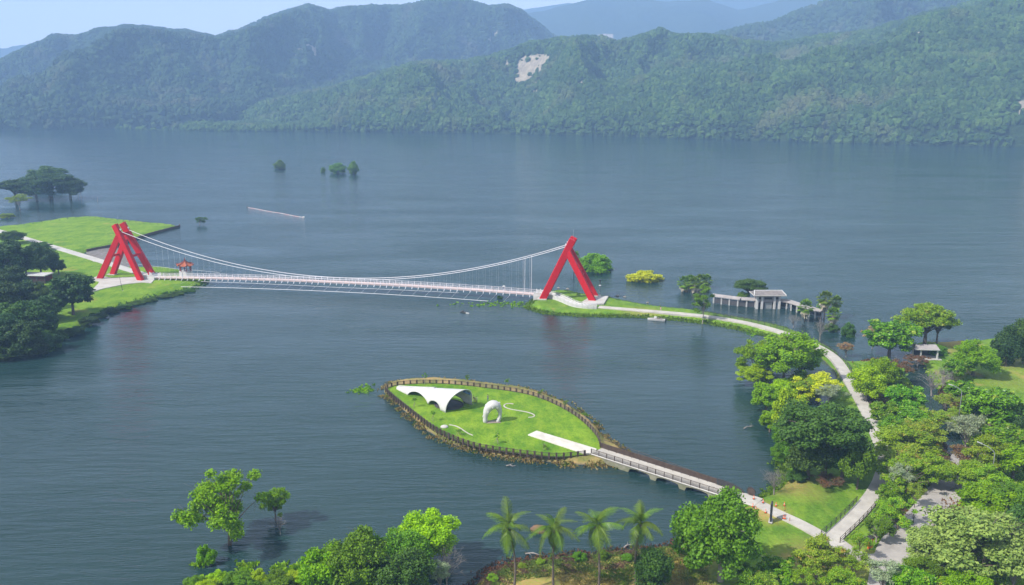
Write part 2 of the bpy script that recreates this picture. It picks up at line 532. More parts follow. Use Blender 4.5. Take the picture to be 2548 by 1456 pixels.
VM, RM = make_range('middle_hill', mid_shore, mid_ridge, mid_dist, hm_mid, rows=120, du=8, amp=430, freq=1 / 700., seed=9, u1=1900, power=.85,
                    scars=[[c1_(*p) for p in ((2060, 385), (2130, 340), (2200, 315), (2245, 350), (2225, 375), (2140, 370))],
                           [c2_(*p) for p in ((1000, 270), (1060, 230), (1130, 215), (1100, 250), (1010, 300))]])
right_ridge = [(1400, 200), (1600, 150), (1700, 112), (1760, 78), (1830, 62), (1898, 46), (1930, 28), (1958, 16), (2050, -15), (2200, -50), (3000, -120)]
VR, RR = make_range('right_hill', [(1400, 2050), (3000, 2050)], right_ridge, [(1400, 2650), (3000, 2800)], hm_mid, rows=70, du=10, amp=240,
                    freq=1 / 450., seed=4, u0=1400, power=.8)
far_ridge = [(500, 120), (560, 92), (600, 84), (640, 90), (900, 60), (1150, 40), (1210, 18), (1260, 12), (1300, 34), (1400, 8), (1450, -4), (1560, -8), (1640, 2),
             (1720, -6), (1800, 22), (1850, 10), (1900, -4), (1990, -12), (2200, -30), (3000, -40)]
make_range('far_hill', [(-500, 3900), (3000, 3900)], far_ridge, [(-500, 4500), (3000, 4500)], hm_far, rows=60, du=14, amp=190, freq=1 / 1100.,
           seed=6, u0=480, scars=[[c2_(*p) for p in ((1790, 260), (1850, 240), (1900, 245), (1890, 285), (1800, 280))]])
make_range('left_far_hill', [(-900, 4000), (600, 4000)], [(-900, 150), (-200, 130), (0, 133), (30, 131), (60, 145), (110, 170), (200, 215), (600, 230)],
           [(-900, 4500), (600, 4600)], hm_far, rows=40, du=10, amp=60, freq=1 / 900., seed=12, u0=-900, u1=500)
make_range('distant_hill', [(-900, 5300), (1600, 5300)], [(-900, 140), (0, 124), (60, 115), (90, 119), (140, 108), (200, 118), (400, 125), (560, 100), (620, 84), (640, 80), (800, 100), (1250, 30), (1400, 5), (1700, -10), (2000, -4), (3000, -10)],
           [(-900, 5700), (3000, 5700)], hm_far, rows=40, du=12, amp=60, freq=1 / 1500., seed=15, u0=-900, u1=2900)

# ---- forest on the hills: nobody could count it; crowns stand as instances on the slopes
def rough_crown(name, mat, seed, sub=2, rough=.38):
    bm = bmesh.new()
    bmesh.ops.create_icosphere(bm, subdivisions=sub, radius=1)
    for v in bm.verts:
        p = v.co * 1.7 + Vector((seed * 3.3, 0, 0))
        v.co *= 1 + rough * noise.noise(p * 1.6) + rough * .7 * noise.noise(p * 4.3)
        v.co.z = v.co.z * .8 + .25
    me = bpy.data.meshes.new(name); bm.to_mesh(me); bm.free()
    me.materials.append(mat)
    o = bpy.data.objects.new(name, me)
    return o

def forest_mat(name, a, b, c, sat=1.0):
    m, nt, out = new_mat(name)
    oi = nt.nodes.new("ShaderNodeObjectInfo")
    col = nmix(nt, oi.outputs['Random'], a, b)
    loc = oi.outputs['Location']
    n = nnoise(nt, loc, .012, 4, .6)
    nb = nnoise(nt, loc, .025, 3, .6)
    col = nmix(nt, nrange(nt, nb, .4, .62, 0, .7), col, tuple(x * .55 for x in a))
    col = nmix(nt, nrange(nt, n, .55, .72, 0, .75), col, c)
    n2 = nnoise(nt, geo(nt), .55, 3, .7)
    col = nmix(nt, nrange(nt, n2, .35, .65, 0, .55), col, tuple(x * .5 for x in a))
    principled(nt, out, col, .85, .12, 0, n2, 1.0, 1.2)
    return m

def scatter_forest(name, V, rock, count, smin, smax, mat, seed, uvis=(-150, 2720), protos=3, tmax=1.03, back=1.35):
    nu, nr, _ = V.shape
    rng = np.random.default_rng(seed)
    A, B, C, D = V[:-1, :-1], V[1:, :-1], V[1:, 1:], V[:-1, 1:]
    area = np.linalg.norm(np.cross(C - A, B - D), axis=-1) * .5
    js = np.arange(nr - 1) / (nr - 1) * back
    area[:, js > tmax] = 0; area[:, 0] *= .6
    rk = rock.copy(); rk[:, :-3] |= rock[:, 3:]
    area[rk[:-1, :-1]] *= .01
    # thin stand on random bare patches
    p = (area / area.sum()).ravel()
    k = rng.choice(len(p), count, p=p)
    i, j = np.divmod(k, nr - 1)
    a, b = rng.random(count)[:, None], rng.random(count)[:, None]
    P = (A[i, j] * (1 - a) + B[i, j] * a) * (1 - b) + (D[i, j] * (1 - a) + C[i, j] * a) * b
    zc = P[:, 1] * CP - (P[:, 2] - CAM_H) * SP
    U = 1274 + FPX * P[:, 0] / zc
    ok = (U > uvis[0]) & (U < uvis[1]) & (P[:, 2] > .5)
    P = P[ok]
    me = bpy.data.meshes.new(name)
    me.vertices.add(len(P)); me.vertices.foreach_set('co', P.astype(np.float32).ravel())
    o = link_obj(name, me)
    ng = bpy.data.node_groups.new(name, 'GeometryNodeTree')
    ng.interface.new_socket('Geometry', in_out='INPUT', socket_type='NodeSocketGeometry')
    ng.interface.new_socket('Geometry', in_out='OUTPUT', socket_type='NodeSocketGeometry')
    N, L = ng.nodes, ng.links
    gi, go = N.new('NodeGroupInput'), N.new('NodeGroupOutput')
    iop = N.new('GeometryNodeInstanceOnPoints')
    m2p = N.new('GeometryNodeMeshToPoints'); L.new(gi.outputs[0], m2p.inputs[0])
    join = N.new('GeometryNodeJoinGeometry')
    for s in range(protos):
        ob = rough_crown('tree_crown', mat, seed + s * 5)
        oi = N.new('GeometryNodeObjectInfo'); oi.inputs['Object'].default_value = ob
        oi.inputs['As Instance'].default_value = True
        L.new(oi.outputs['Geometry'], join.inputs[0])
    L.new(m2p.outputs[0], iop.inputs['Points']); L.new(join.outputs[0], iop.inputs['Instance'])
    iop.inputs['Pick Instance'].default_value = True
    rs = N.new('FunctionNodeRandomValue'); rs.data_type = 'FLOAT_VECTOR'
    rs.inputs[0].default_value = (smin, smin, smin * .8); rs.inputs[1].default_value = (smax, smax, smax * 1.35)
    L.new(rs.outputs[0], iop.inputs['Scale'])
    rr = N.new('FunctionNodeRandomValue'); rr.data_type = 'FLOAT_VECTOR'
    rr.inputs[0].default_value = (-.25, -.25, 0); rr.inputs[1].default_value = (.25, .25, 6.28)
    rr.inputs['Seed'].default_value = 5
    L.new(rr.outputs[0], iop.inputs['Rotation'])
    L.new(iop.outputs[0], go.inputs[0])
    mod = o.modifiers.new('scatter', 'NODES'); mod.node_group = ng
    tag(o, kind='stuff')
    return o

fm_near = forest_mat('forest_near', (.028, .075, .016), (.10, .17, .035), (.15, .14, .07))
fm_mid = forest_mat('forest_middle', (.026, .06, .022), (.06, .11, .035), (.12, .11, .07))
o = scatter_forest('hill_forest', VN, RN, 72000, 2.0, 6.4, fm_near, 3)
tag(o, 'dense green forest covering the nearer slopes above the far shore', 'forest')
o = scatter_forest('mountain_forest', VM, RM, 80000, 3.0, 8.0, fm_mid, 8)
tag(o, 'hazy blue green forest on the high mountains at the left and centre', 'forest')
o = scatter_forest('ridge_forest', VR, RR, 14000, 4.5, 9.0, fm_mid, 21)
tag(o, 'hazy forest on the high ridge at the upper right', 'forest')

# ================================================================== HAZE
def make_haze():
    m = bpy.data.materials.new('haze'); m.use_nodes = True
    nt = m.node_tree; nt.nodes.clear()
    out = nt.nodes.new("ShaderNodeOutputMaterial")
    v = nt.nodes.new("ShaderNodeVolumePrincipled")
    v.inputs['Density'].default_value = 2.35e-4
    v.inputs['Color'].default_value = (.40, .62, 1.0, 1)
    v.inputs['Anisotropy'].default_value = 0
    nt.links.new(v.outputs[0], out.inputs['Volume'])
    mb = MB(); mb.box((0, 2850, 345), (13000, 7300, 712))
    o = mb.build('haze', m); tag(o, kind='stuff')
make_haze()
# ================================================================== LAND
def seg_dist(P, poly, closed=True):
    P = np.asarray(P, float); A = np.asarray(poly, float)
    B = np.roll(A, -1, 0)
    if not closed: A, B = A[:-1], A[1:] if False else np.asarray(poly, float)[1:]
    D = B - A; L2 = (D ** 2).sum(1) + 1e-9
    best = np.full(len(P), 1e9)
    for a, d, l in zip(A, D, L2):
        w = P - a
        t = np.clip((w @ d) / l, 0, 1)
        q = w - t[:, None] * d
        best = np.minimum(best, np.hypot(q[:, 0], q[:, 1]))
    return best

def smooth_poly(pts, it=2, closed=True):
    for _ in range(it):
        q = []; n = len(pts)
        for i in range(n if closed else n - 1):
            a, b = pts[i], pts[(i + 1) % n]
            q.append((a[0] * .75 + b[0] * .25, a[1] * .75 + b[1] * .25))
            q.append((a[0] * .25 + b[0] * .75, a[1] * .25 + b[1] * .75))
        if not closed: q = [pts[0]] + q + [pts[-1]]
        pts = q
    return pts

def jitter_poly(pts, step, amp, rng):
    out = []; n = len(pts)
    for i in range(n):
        a, b = pts[i], pts[(i + 1) % n]
        L = math.hypot(b[0] - a[0], b[1] - a[1]); k = max(1, min(60, int(L / step)))
        for j in range(k):
            t = j / k
            out.append((a[0] + (b[0] - a[0]) * t + rng.uniform(-amp, amp), a[1] + (b[1] - a[1]) * t + rng.uniform(-amp, amp)))
    return out

LANDS = []          # (polygon in metres, height, bank) for height queries

def land_z(x, y):
    best = 0.0
    for poly, zt, bank in LANDS:
        if in_poly([x], [y], poly)[0]:
            d = seg_dist([(x, y)], poly)[0]
            s = min(1, d / bank); best = max(best, zt * s * (2 - s) - .0)
    return best

def make_land(name, poly, zt, bank, mat, step, jit=.4, jstep=3.0, sm=1, dry=(), seed=1, drop=-.5, uneven=.12):
    rng = np.random.default_rng(seed)
    pts = smooth_poly([(p[0], p[1]) for p in poly], sm) if sm else [(p[0], p[1]) for p in poly]
    if jit: pts = jitter_poly(pts, jstep, jit, rng)
    LANDS.append((pts, zt, bank))
    A = np.array(pts)
    x0, y0 = A.min(0); x1, y1 = A.max(0)
    xs = np.arange(x0, x1, step); ys = np.arange(y0, y1, step * .87)
    X, Y = np.meshgrid(xs, ys); X = X + (np.arange(len(ys)) % 2)[:, None] * step * .5
    P = np.stack([X.ravel(), Y.ravel()], 1) + rng.uniform(-.2, .2, (X.size, 2)) * step
    # only build what could be seen from about here
    P = P[in_poly(P[:, 0], P[:, 1], pts)]
    d = seg_dist(P, pts); P = P[d > step * .35]
    allp = [Vector(p) for p in pts] + [Vector(p) for p in P]
    n = len(pts)
    # a second ring just inside the shore keeps the bank steep and even
    res = geometry.delaunay_2d_cdt(allp, [(i, (i + 1) % n) for i in range(n)], [], 1, 1e-4)
    vs, fs = res[0], res[2]
    Q = np.array([(v.x, v.y) for v in vs])
    dd = seg_dist(Q, pts)
    s = np.clip(dd / bank, 0, 1)
    z = drop + (zt - drop) * (s * (2 - s))
    nz = np.array([noise.noise(Vector((q[0] * .12, q[1] * .12, seed))) + .5 * noise.noise(Vector((q[0] * .5, q[1] * .5, seed))) for q in Q])
    z += nz * uneven * np.clip(dd / bank, 0, 1)
    me = bpy.data.meshes.new(name)
    me.from_pydata([(q[0], q[1], zz) for q, zz in zip(Q, z)], [], [tuple(f) for f in fs])
    bm = bmesh.new(); bm.from_mesh(me); bmesh.ops.recalc_face_normals(bm, faces=bm.faces)
    if sum(f.normal.z for f in bm.faces) < 0: bmesh.ops.reverse_faces(bm, faces=bm.faces)
    bm.to_mesh(me); bm.free()
    for p in me.polygons: p.use_smooth = True
    w = np.zeros(len(Q))
    for (cx, cy, r, k) in dry:
        w = np.maximum(w, k * np.clip(1.4 - np.hypot(Q[:, 0] - cx, Q[:, 1] - cy) / r, 0, 1))
    at = me.attributes.new("dry", 'FLOAT', 'POINT'); at.data.foreach_set('value', w.astype(np.float32))
    me.materials.append(mat)
    o = link_obj(name, me); tag(o, kind='structure')
    return pts

def D(pts, z=0.0): return [tuple(G(u, v, z))[:2] for u, v in pts]

main_px = [(1312, 766), (1318, 757), (1338, 744), (1362, 729), (1400, 723), (1445, 734), (1500, 739), (1560, 753), (1640, 767), (1740, 775), (1800, 787),
           (1870, 798), (1950, 816), (2020, 839), (2080, 871), (2108, 902), (2135, 902), (2165, 893), (2205, 897), (2240, 915), (2262, 950), (2300, 1010),
           (2335, 1065), (2362, 1135), (2385, 1160), (2408, 1140), (2395, 1070), (2345, 990), (2312, 940), (2290, 905), (2265, 880), (2262, 862),
           (2300, 850), (2340, 856), (2370, 849), (2420, 851), (2460, 845), (2548, 842), (2900, 835), (3500, 1000), (3900, 1600), (3300, 3300), (700, 3300), (250, 1700),
           (430, 1478), (520, 1446), (640, 1430), (740, 1424), (830, 1408), (960, 1440), (1060, 1462), (1160, 1480), (1205, 1442), (1245, 1408), (1310, 1394),
           (1400, 1386), (1500, 1378), (1600, 1372), (1665, 1362), (1700, 1350), (1722, 1322), (1752, 1292), (1800, 1264), (1850, 1250),
           (1900, 1238), (1945, 1208), (1950, 1190), (1940, 1160), (1950, 1120), (1978, 1070), (2020, 1020), (2066, 985), (2080, 955), (2070, 920), (2042, 893),
           (1990, 866), (1930, 843), (1860, 824), (1800, 812), (1740, 801), (1650, 793), (1560, 788), (1480, 787), (1400, 784), (1345, 778)]
def blob(u, v, r, k=1.0):
    p = G(u, v); return (p.x, p.y, r, k)
dry_main = [blob(1960, 1220, 5, .7), blob(1905, 1290, 4, 1.), blob(2010, 1240, 4, .3), blob(1300, 1468, 6, .9), blob(1420, 1458, 6, .95), blob(1540, 1446, 6, .95),
            blob(1690, 1390, 7, .9), blob(1540, 1470, 14, .8), blob(2230, 1080, 5, .7), blob(2165, 1000, 3, .4), blob(2370, 862, 7, .9), blob(2340, 880, 4, .8),
            blob(2500, 915, 6, .4), blob(2560, 905, 8, .5), blob(2510, 960, 8, .2), blob(2350, 1150, 9, .9), blob(2380, 1200, 8, .7),
            blob(1600, 785, 7, .4), blob(2340, 1000, 10, .6), blob(2440, 1080, 9, .5), blob(2060, 1420, 8, .6)]
MAIN = make_land('shore_ground', D(main_px), 1.25, 3.2, M['shore'], 1.9, .45, 2.6, 1, dry_main, 3)

left_px = [(-900, 640), (-500, 598), (-200, 582), (0, 569), (212, 537), (330, 552), (444, 562), (447, 566), (370, 586), (290, 613), (216, 627), (212, 634), (245, 652), (300, 664), (345, 669),
           (395, 665), (445, 672), (475, 680), (512, 700), (510, 707), (467, 722), (425, 731), (379, 744), (340, 752), (307, 761), (246, 782), (215, 800), (212, 818), (152, 843),
           (123, 877), (60, 888), (0, 893), (-300, 915), (-900, 960)]
LEFT = make_land('left_ground', D(left_px), 1.3, 3.2, M['lawn'], 3.2, .35, 3.0, 1, (), 5)

k4 = crop(940, 920, 4.11); k5 = crop(1440, 1060, 3.353)
isl_px = [k4(*p) for p in ((78, 230), (95, 190), (200, 150), (400, 122), (700, 118), (1000, 150), (1350, 190), (1620, 240), (1850, 325), (2050, 430), (2200, 540), (2300, 650), (2360, 730))] + \
         [k5(*p) for p in ((300, 165), (400, 215), (420, 260), (400, 330), (330, 365))] + \
         [k4(*p) for p in ((2400, 1000), (2300, 1012), (2000, 1005), (1700, 965), (1400, 935), (1100, 885), (800, 800), (600, 715), (440, 590), (290, 450), (140, 320), (80, 260))]
bank_mat = mat_ground('bank_grass', (.15, .17, .035), (.24, .23, .07), mudz=.2, dry=(.40, .27, .12), dryness=.45, mud=(.13, .11, .08), scale=.3)
ISL = make_land('island_bank', D(isl_px), 1.15, 1.6, bank_mat, 1.0, .3, 1.6, 1, (), 7, uneven=.2)
fence_far = [k4(*p) for p in ((100, 235), (120, 205), (200, 182), (400, 163), (700, 162), (950, 184), (1200, 215), (1500, 258), (1700, 312), (1900, 402), (2050, 492), (2150, 572), (2230, 655), (2290, 735), (2310, 842))]
fence_near = [k4(*p) for p in ((100, 235), (150, 290), (300, 410), (450, 530), (600, 640), (780, 732), (1000, 812), (1200, 850), (1400, 878), (1600, 902), (1750, 918), (1900, 925), (2060, 908), (2180, 892))]
lawn_poly = D(fence_far + fence_near[::-1][:-1], 1.2)
def inset_sheet(name, poly, z, mat, step, seed, uneven=.06):
    o = make_land(name, poly, z, 1.0, mat, step, 0, 3, 0, (), seed, drop=z - .12, uneven=uneven)
inset_sheet('island_lawn', lawn_poly, 1.42, M['island_lawn'], 1.2, 9)

# ------------------------------------------------------------------ strips: paths, roads
def strip_pts(center, w):
    c = [Vector((p[0], p[1])) for p in center]; L, R = [], []
    for i, p in enumerate(c):
        d = (c[min(i + 1, len(c) - 1)] - c[max(i - 1, 0)]).normalized()
        n = Vector((-d.y, d.x)); ww = w[i] if hasattr(w, '__len__') else w
        L.append(p + n * ww / 2); R.append(p - n * ww / 2)
    return L, R

def make_strip(name, px, w, z, thick, mat, it=2, kind='structure', zs=None):
    pts = px if zs is None else px
    c = smooth_poly(D(px, z if not hasattr(z, '__len__') else 1.5), it, False)
    if hasattr(z, '__len__'):
        zz = np.interp(np.linspace(0, 1, len(c)), np.linspace(0, 1, len(z)), z)
    else: zz = [z] * len(c)
    L, R = strip_pts(c, w)
    mb = MB(); vs, fs = [], []
    n = len(c)
    for i in range(n):
        vs += [(L[i].x, L[i].y, zz[i]), (R[i].x, R[i].y, zz[i]), (R[i].x, R[i].y, zz[i] - thick), (L[i].x, L[i].y, zz[i] - thick)]
    for i in range(n - 1):
        a, b = i * 4, i * 4 + 4
        for k in range(4): fs.append((a + k, a + (k + 1) % 4, b + (k + 1) % 4, b + k))
    fs += [(0, 1, 2, 3), ((n - 1) * 4 + 3, (n - 1) * 4 + 2, (n - 1) * 4 + 1, (n - 1) * 4)]
    mb.add(vs, fs)
    o = mb.build(name, mat); tag(o, kind=kind)
    return c, L, R, zz

def slab(name, px, z, thick, mat):
    mb = MB(); mb.prism(D(px, z), z - thick, z)
    return tag(mb.build(name, mat), kind='structure')

path_mat = new_mat('path_concrete')
def _path():
    m, nt, out = path_mat
    p = geo(nt)
    n1 = nnoise(nt, p, .35, 5, .6); n2 = nnoise(nt, p, 6, 4, .6); n3 = nnoise(nt, p, 1.3, 5, .7, (1, 1, 1))
    col = nmix(nt, nrange(nt, n1, .35, .68), (.48, .45, .40), (.36, .335, .30))
    col = nmix(nt, nrange(nt, n3, .58, .75, 0, .7), col, (.27, .24, .20))
    col = nmix(nt, nrange(nt, n2, .4, .7, 0, .3), col, (.33, .31, .28))
    principled(nt, out, col, .9, .15, 0, n2, .4, .03)
_path(); M['path'] = path_mat[0]

PATH_B = [(2066, 1342), (2088, 1322), (2125, 1287), (2163, 1245), (2190, 1203), (2203, 1160), (2197, 1118), (2182, 1080), (2166, 1040), (2144, 1000), (2127, 970), (2112, 945), (2097, 915),
          (2075, 886), (2040, 864), (1990, 841), (1930, 821), (1870, 805), (1800, 792), (1740, 784), (1650, 776), (1560, 769), (1490, 763)]
pb = make_strip('causeway_path', PATH_B, 3.1, 1.55, .7, M['path'])
pa = make_strip('lawn_path', [(1884, 1250), (1925, 1272), (1990, 1301), (2055, 1337), (2090, 1358)], 2.7, 1.50, .5, M['path'])
pc = make_strip('link_path', [(2072, 1340), (2105, 1366), (2140, 1385), (2175, 1392), (2215, 1385)], 3.2, 1.46, .5, M['road'])
pr = make_strip('park_road', [(2420, 1120), (2382, 1180), (2350, 1228), (2305, 1282), (2262, 1325), (2228, 1368), (2215, 1430), (2200, 1520), (2160, 1700)], 6.2, 1.42, .5, M['road'])
pr2 = make_strip('side_road', [(2228, 1392), (2300, 1430), (2390, 1500), (2500, 1620)], 6.0, 1.38, .5, M['road'])
pl_ = make_strip('left_path', [(-120, 545), (10, 577), (100, 604), (180, 628), (260, 652), (335, 676), (390, 690)], 4.2, 1.48, .4, M['concrete'])
kl = crop(0, 560, 4.044)
slab('tower_plaza', [kl(*p) for p in ((885, 556), (1010, 522), (1130, 545), (1280, 540), (1420, 530), (1545, 520), (1560, 560), (1530, 596), (1440, 590), (1260, 608), (1060, 648), (905, 690), (955, 640), (995, 600), (1000, 580))], 1.52, .4, M['concrete'])
make_strip('small_path', [kl(*p) for p in ((400, 800), (470, 775), (560, 762), (680, 740), (800, 700), (920, 672))], 2.2, 1.47, .4, M['concrete'])
# white slab on the island that leads onto the footbridge
slab('island_paving', [k4(*p) for p in ((1560, 685), (1650, 643), (2265, 828), (2262, 870), (2150, 880), (2080, 858))], 1.62, .3, M['pale_paving'])
# mud flat beside the field on the left
mud = mat_ground('mud', (.16, .15, .13), (.22, .21, .19), dryness=.9, mudz=-1)
make_land('mud_flat', D([(205, 630), (230, 620), (290, 614), (325, 628), (335, 650), (330, 672), (290, 668), (240, 655)]), .25, 2.5, mud, 2.5, .5, 3, 1, (), 12, drop=-.2, uneven=.2)
# ================================================================== VEGETATION
LM = {
 'dark':   mat_leaf('leaf_dark', (.022, .055, .017), (.055, .104, .027), None, trans=.18),
 'deep':   mat_leaf('leaf_deep', (.034, .079, .017), (.091, .165, .034), None, trans=.22),
 'green':  mat_leaf('leaf_green', (.06, .14, .018), (.17, .29, .04), None, trans=.3),
 'fresh':  mat_leaf('leaf_fresh', (.08, .21, .010), (.25, .42, .025), None, trans=.34),
 'lime':   mat_leaf('leaf_lime', (.15, .30, .010), (.40, .58, .03), None, trans=.34),
 'yellow': mat_leaf('leaf_yellow', (.268, .317, .024), (.634, .634, .085), None, trans=.3),
 'gloss':  mat_leaf('leaf_glossy', (.04, .12, .016), (.18, .34, .04), (.38, .46, .10), .62, trans=.22, rough=.35),
 'olive':  mat_leaf('leaf_olive', (.09, .19, .022), (.28, .41, .055), (.42, .42, .09), .62, trans=.3),
 'sage':   mat_leaf('leaf_sage', (.10, .17, .04), (.32, .40, .12), None, trans=.25),
 'grey':   mat_leaf('leaf_grey', (.159, .207, .122), (.342, .403, .244), None, trans=.25),
 'rust':   mat_leaf('leaf_rust', (.11, .20, .03), (.32, .42, .07), (.48, .34, .10), .62, trans=.28),
 'dry':    mat_leaf('leaf_dry', (.244, .159, .085), (.464, .329, .183), (.195, .207, .061), .55, trans=.2),
 'brown':  mat_leaf('leaf_brown', (.085, .043, .027), (.195, .110, .061), (.122, .134, .037), .58, trans=.2),
 'palm':   mat_leaf('leaf_palm', (.05, .105, .016), (.17, .26, .045), (.34, .33, .08), .7, trans=.3, rough=.4),
 'thatch': mat_leaf('leaf_thatch', (.317, .281, .207), (.586, .525, .415), None, trans=.2),
}

def leaf_quads(P, N, size, rng, aspect=1.5):
    n = len(P)
    N = N / (np.linalg.norm(N, axis=1, keepdims=True) + 1e-9)
    r = rng.normal(size=(n, 3))
    T = np.cross(N, r); T /= (np.linalg.norm(T, axis=1, keepdims=True) + 1e-9)
    B = np.cross(N, T)
    s = size * rng.uniform(.65, 1.35, (n, 1))
    a, b = T * s * aspect * .5, B * s * .5
    V = np.stack([P - a, P + b + a * .1, P + a, P - b + a * .1], 1).reshape(-1, 3)
    F = np.arange(4 * n).reshape(n, 4)
    return V, F

def clump_leaves(C, R, n, size, rng, up=.35, aspect=1.5, shell=.55):
    C = np.asarray(C); R = np.asarray(R)
    w = (R.prod(1)) ** (2 / 3.); w /= w.sum()
    k = rng.choice(len(C), n, p=w)
    d = rng.normal(size=(n, 3)); d /= np.linalg.norm(d, axis=1, keepdims=True)
    rr = shell + (1 - shell) * rng.random((n, 1)) ** .7
    rr *= rng.uniform(.7, 1.22, (n, 1))
    P = C[k] + d * R[k] * rr
    N = d * .55 + rng.normal(size=(n, 3)) * .62 + np.array([0, 0, up])
    return leaf_quads(P, N, size, rng, aspect)

SPEC = {
 # name: centre z, radii, clumps, clump radius, leaves, leaf size, trunk radius, fork height, min z direction, shell
 'round':   dict(cz=5.4, R=(4.3, 4.3, 4.1), K=60, cr=(1.25, 1.25, 1.0), n=22000, s=.22, tr=.34, fork=2.6, dz=-.75, up=.35),
 'broad':   dict(cz=5.6, R=(4.2, 4.2, 3.7), K=42, cr=(1.35, 1.35, 1.05), n=13000, s=.31, tr=.30, fork=1.8, dz=-.8, up=.5),
 'umbrella':dict(cz=6.9, R=(4.3, 4.3, 2.6), K=64, cr=(1.2, 1.2, .7), n=22000, s=.20, tr=.34, fork=2.4, dz=-.5, up=.7),
 'feather': dict(cz=5.4, R=(4.3, 4.3, 4.0), K=46, cr=(1.3, 1.3, .8), n=17000, s=.21, tr=.22, fork=1.6, dz=-.8, up=.5),
 'layered': dict(cz=5.8, R=(3.9, 3.9, 4.0), K=26, cr=(1.25, 1.25, .5), n=7000, s=.24, tr=.17, fork=1.8, dz=-.9, up=.8),
 'airy':    dict(cz=5.3, R=(4.5, 4.5, 4.2), K=40, cr=(1.1, 1.1, .85), n=11000, s=.21, tr=.24, fork=1.4, dz=-.85, up=.5),
 'bush':    dict(cz=3.2, R=(4.3, 4.3, 5.6), K=46, cr=(1.2, 1.2, 1.5), n=15000, s=.31, tr=.2, fork=.5, dz=-.35, up=.4),
 'sparse':  dict(cz=6.2, R=(4.2, 4.2, 3.2), K=26, cr=(1.1, 1.1, .8), n=4200, s=.19, tr=.17, fork=1.6, dz=-.3, up=.4),
 'cone':    dict(cz=5.2, R=(3.9, 3.9, 4.6), K=44, cr=(1.3, 1.3, 1.3), n=14000, s=.27, tr=.28, fork=1.2, dz=-.9, up=.3),
 'dead':    dict(cz=6.0, R=(4.2, 4.2, 3.6), K=22, cr=(1., 1., 1.), n=0, s=.2, tr=.22, fork=1.4, dz=-.3, up=.4),
}
PROTO = {}
def tree_proto(spec, var):
    key = (spec, var)
    if key in PROTO: return PROTO[key]
    sp = SPEC[spec]; rng = np.random.default_rng(sum(map(ord, spec)) * 10 + var)
    K = sp['K']; R = np.array(sp['R']); C, CR = [], []
    lobes = rng.uniform(.72, 1.14, 7); lp = rng.uniform(0, 6.28)
    i = 0
    while len(C) < K:
        i += 1
        z = rng.uniform(sp['dz'], 1); a = rng.uniform(0, 6.283)
        lob = np.interp((a + lp) % 6.283, np.linspace(0, 6.283, 8), np.append(lobes, lobes[0]))
        r = rng.uniform(.5, 1.0) if rng.random() < .8 else rng.uniform(.15, .6)
        q = math.sqrt(max(0, 1 - z * z))
        if spec == 'cone': q *= (1 - max(0, z) * .6)
        p = np.array([q * math.cos(a) * lob, q * math.sin(a) * lob, z]) * R * r + np.array([0, 0, sp['cz']])
        if C and min(np.linalg.norm((p - c) / np.array(sp['cr'])) for c in C) < .75 and i < K * 30: continue
        if p[2] < .35: p[2] = .35 + rng.random() * .5
        C.append(p); CR.append(np.array(sp['cr']) * rng.uniform(.5, 1.15))
    crown = None
    if sp['n']:
        V, F = clump_leaves(C, CR, sp['n'], sp['s'], rng, sp['up'], shell=.35 if spec in ('airy', 'feather', 'layered', 'sparse') else .55)
        crown = np_mesh(spec + '_crown', V, F)
        crown.materials.append(LM['green'])
    # trunk, limbs, twigs
    mb = MB(); f = sp['fork']; tr = sp['tr']
    lean = rng.uniform(-.35, .35, 2)
    top = Vector((lean[0], lean[1], sp['cz'] * .93))
    tp = [Vector((0, 0, -.6)), Vector((0, 0, 0)), Vector((lean[0] * .3, lean[1] * .2, f)), top * .78 + Vector((0, 0, .3)), top]
    mb.tube(tp, [tr * 1.25, tr * 1.05, tr * .8, tr * .45, tr * .2], 7)
    nl = K if spec in ('airy', 'feather', 'layered', 'sparse', 'dead', 'umbrella') else min(K, 26)
    for k in range(nl):
        c = Vector(C[k]); t = rng.uniform(.05, .85)
        h = f + (top.z - f) * t
        if h > c.z - .2: h = max(f * .6, min(h, c.z * .75))
        s0 = Vector((lean[0] * h / top.z, lean[1] * h / top.z, h))
        mid = s0.lerp(c, .55) + Vector((rng.uniform(-.25, .25), rng.uniform(-.25, .25), rng.uniform(-.1, .45)))
        r0 = tr * (.42 - .2 * t)
        mb.tube([s0, mid, c], [r0, r0 * .6, r0 * .22], 4, cap=False)
        for q in range({'dead': 7, 'sparse': 5, 'feather': 3, 'airy': 3, 'layered': 3}.get(spec, 1)):
            e = c + Vector(rng.normal(size=3)) * .75; e.z += .25
            st = mid.lerp(c, rng.uniform(.3, 1))
            mb.tube([st, st.lerp(e, .5) + Vector(rng.normal(size=3)) * .1, e], [r0 * .3, r0 * .2, .012], 3, cap=False)
            if spec == 'dead':
                for _ in range(2):
                    e2 = e + Vector(rng.normal(size=3)) * .55; e2.z += .2
                    mb.tube([st.lerp(e, .6), e2], [r0 * .14, .01], 3, cap=False)
    me = bpy.data.meshes.new(spec + '_trunk'); me.from_pydata(mb.v, [], mb.f)
    for p in me.polygons: p.use_smooth = True
    me.materials.append(M['bark'])
    PROTO[key] = (crown, me)
    return PROTO[key]

def set_mat(o, m):
    o.material_slots[0].link = 'OBJECT'; o.material_slots[0].material = m

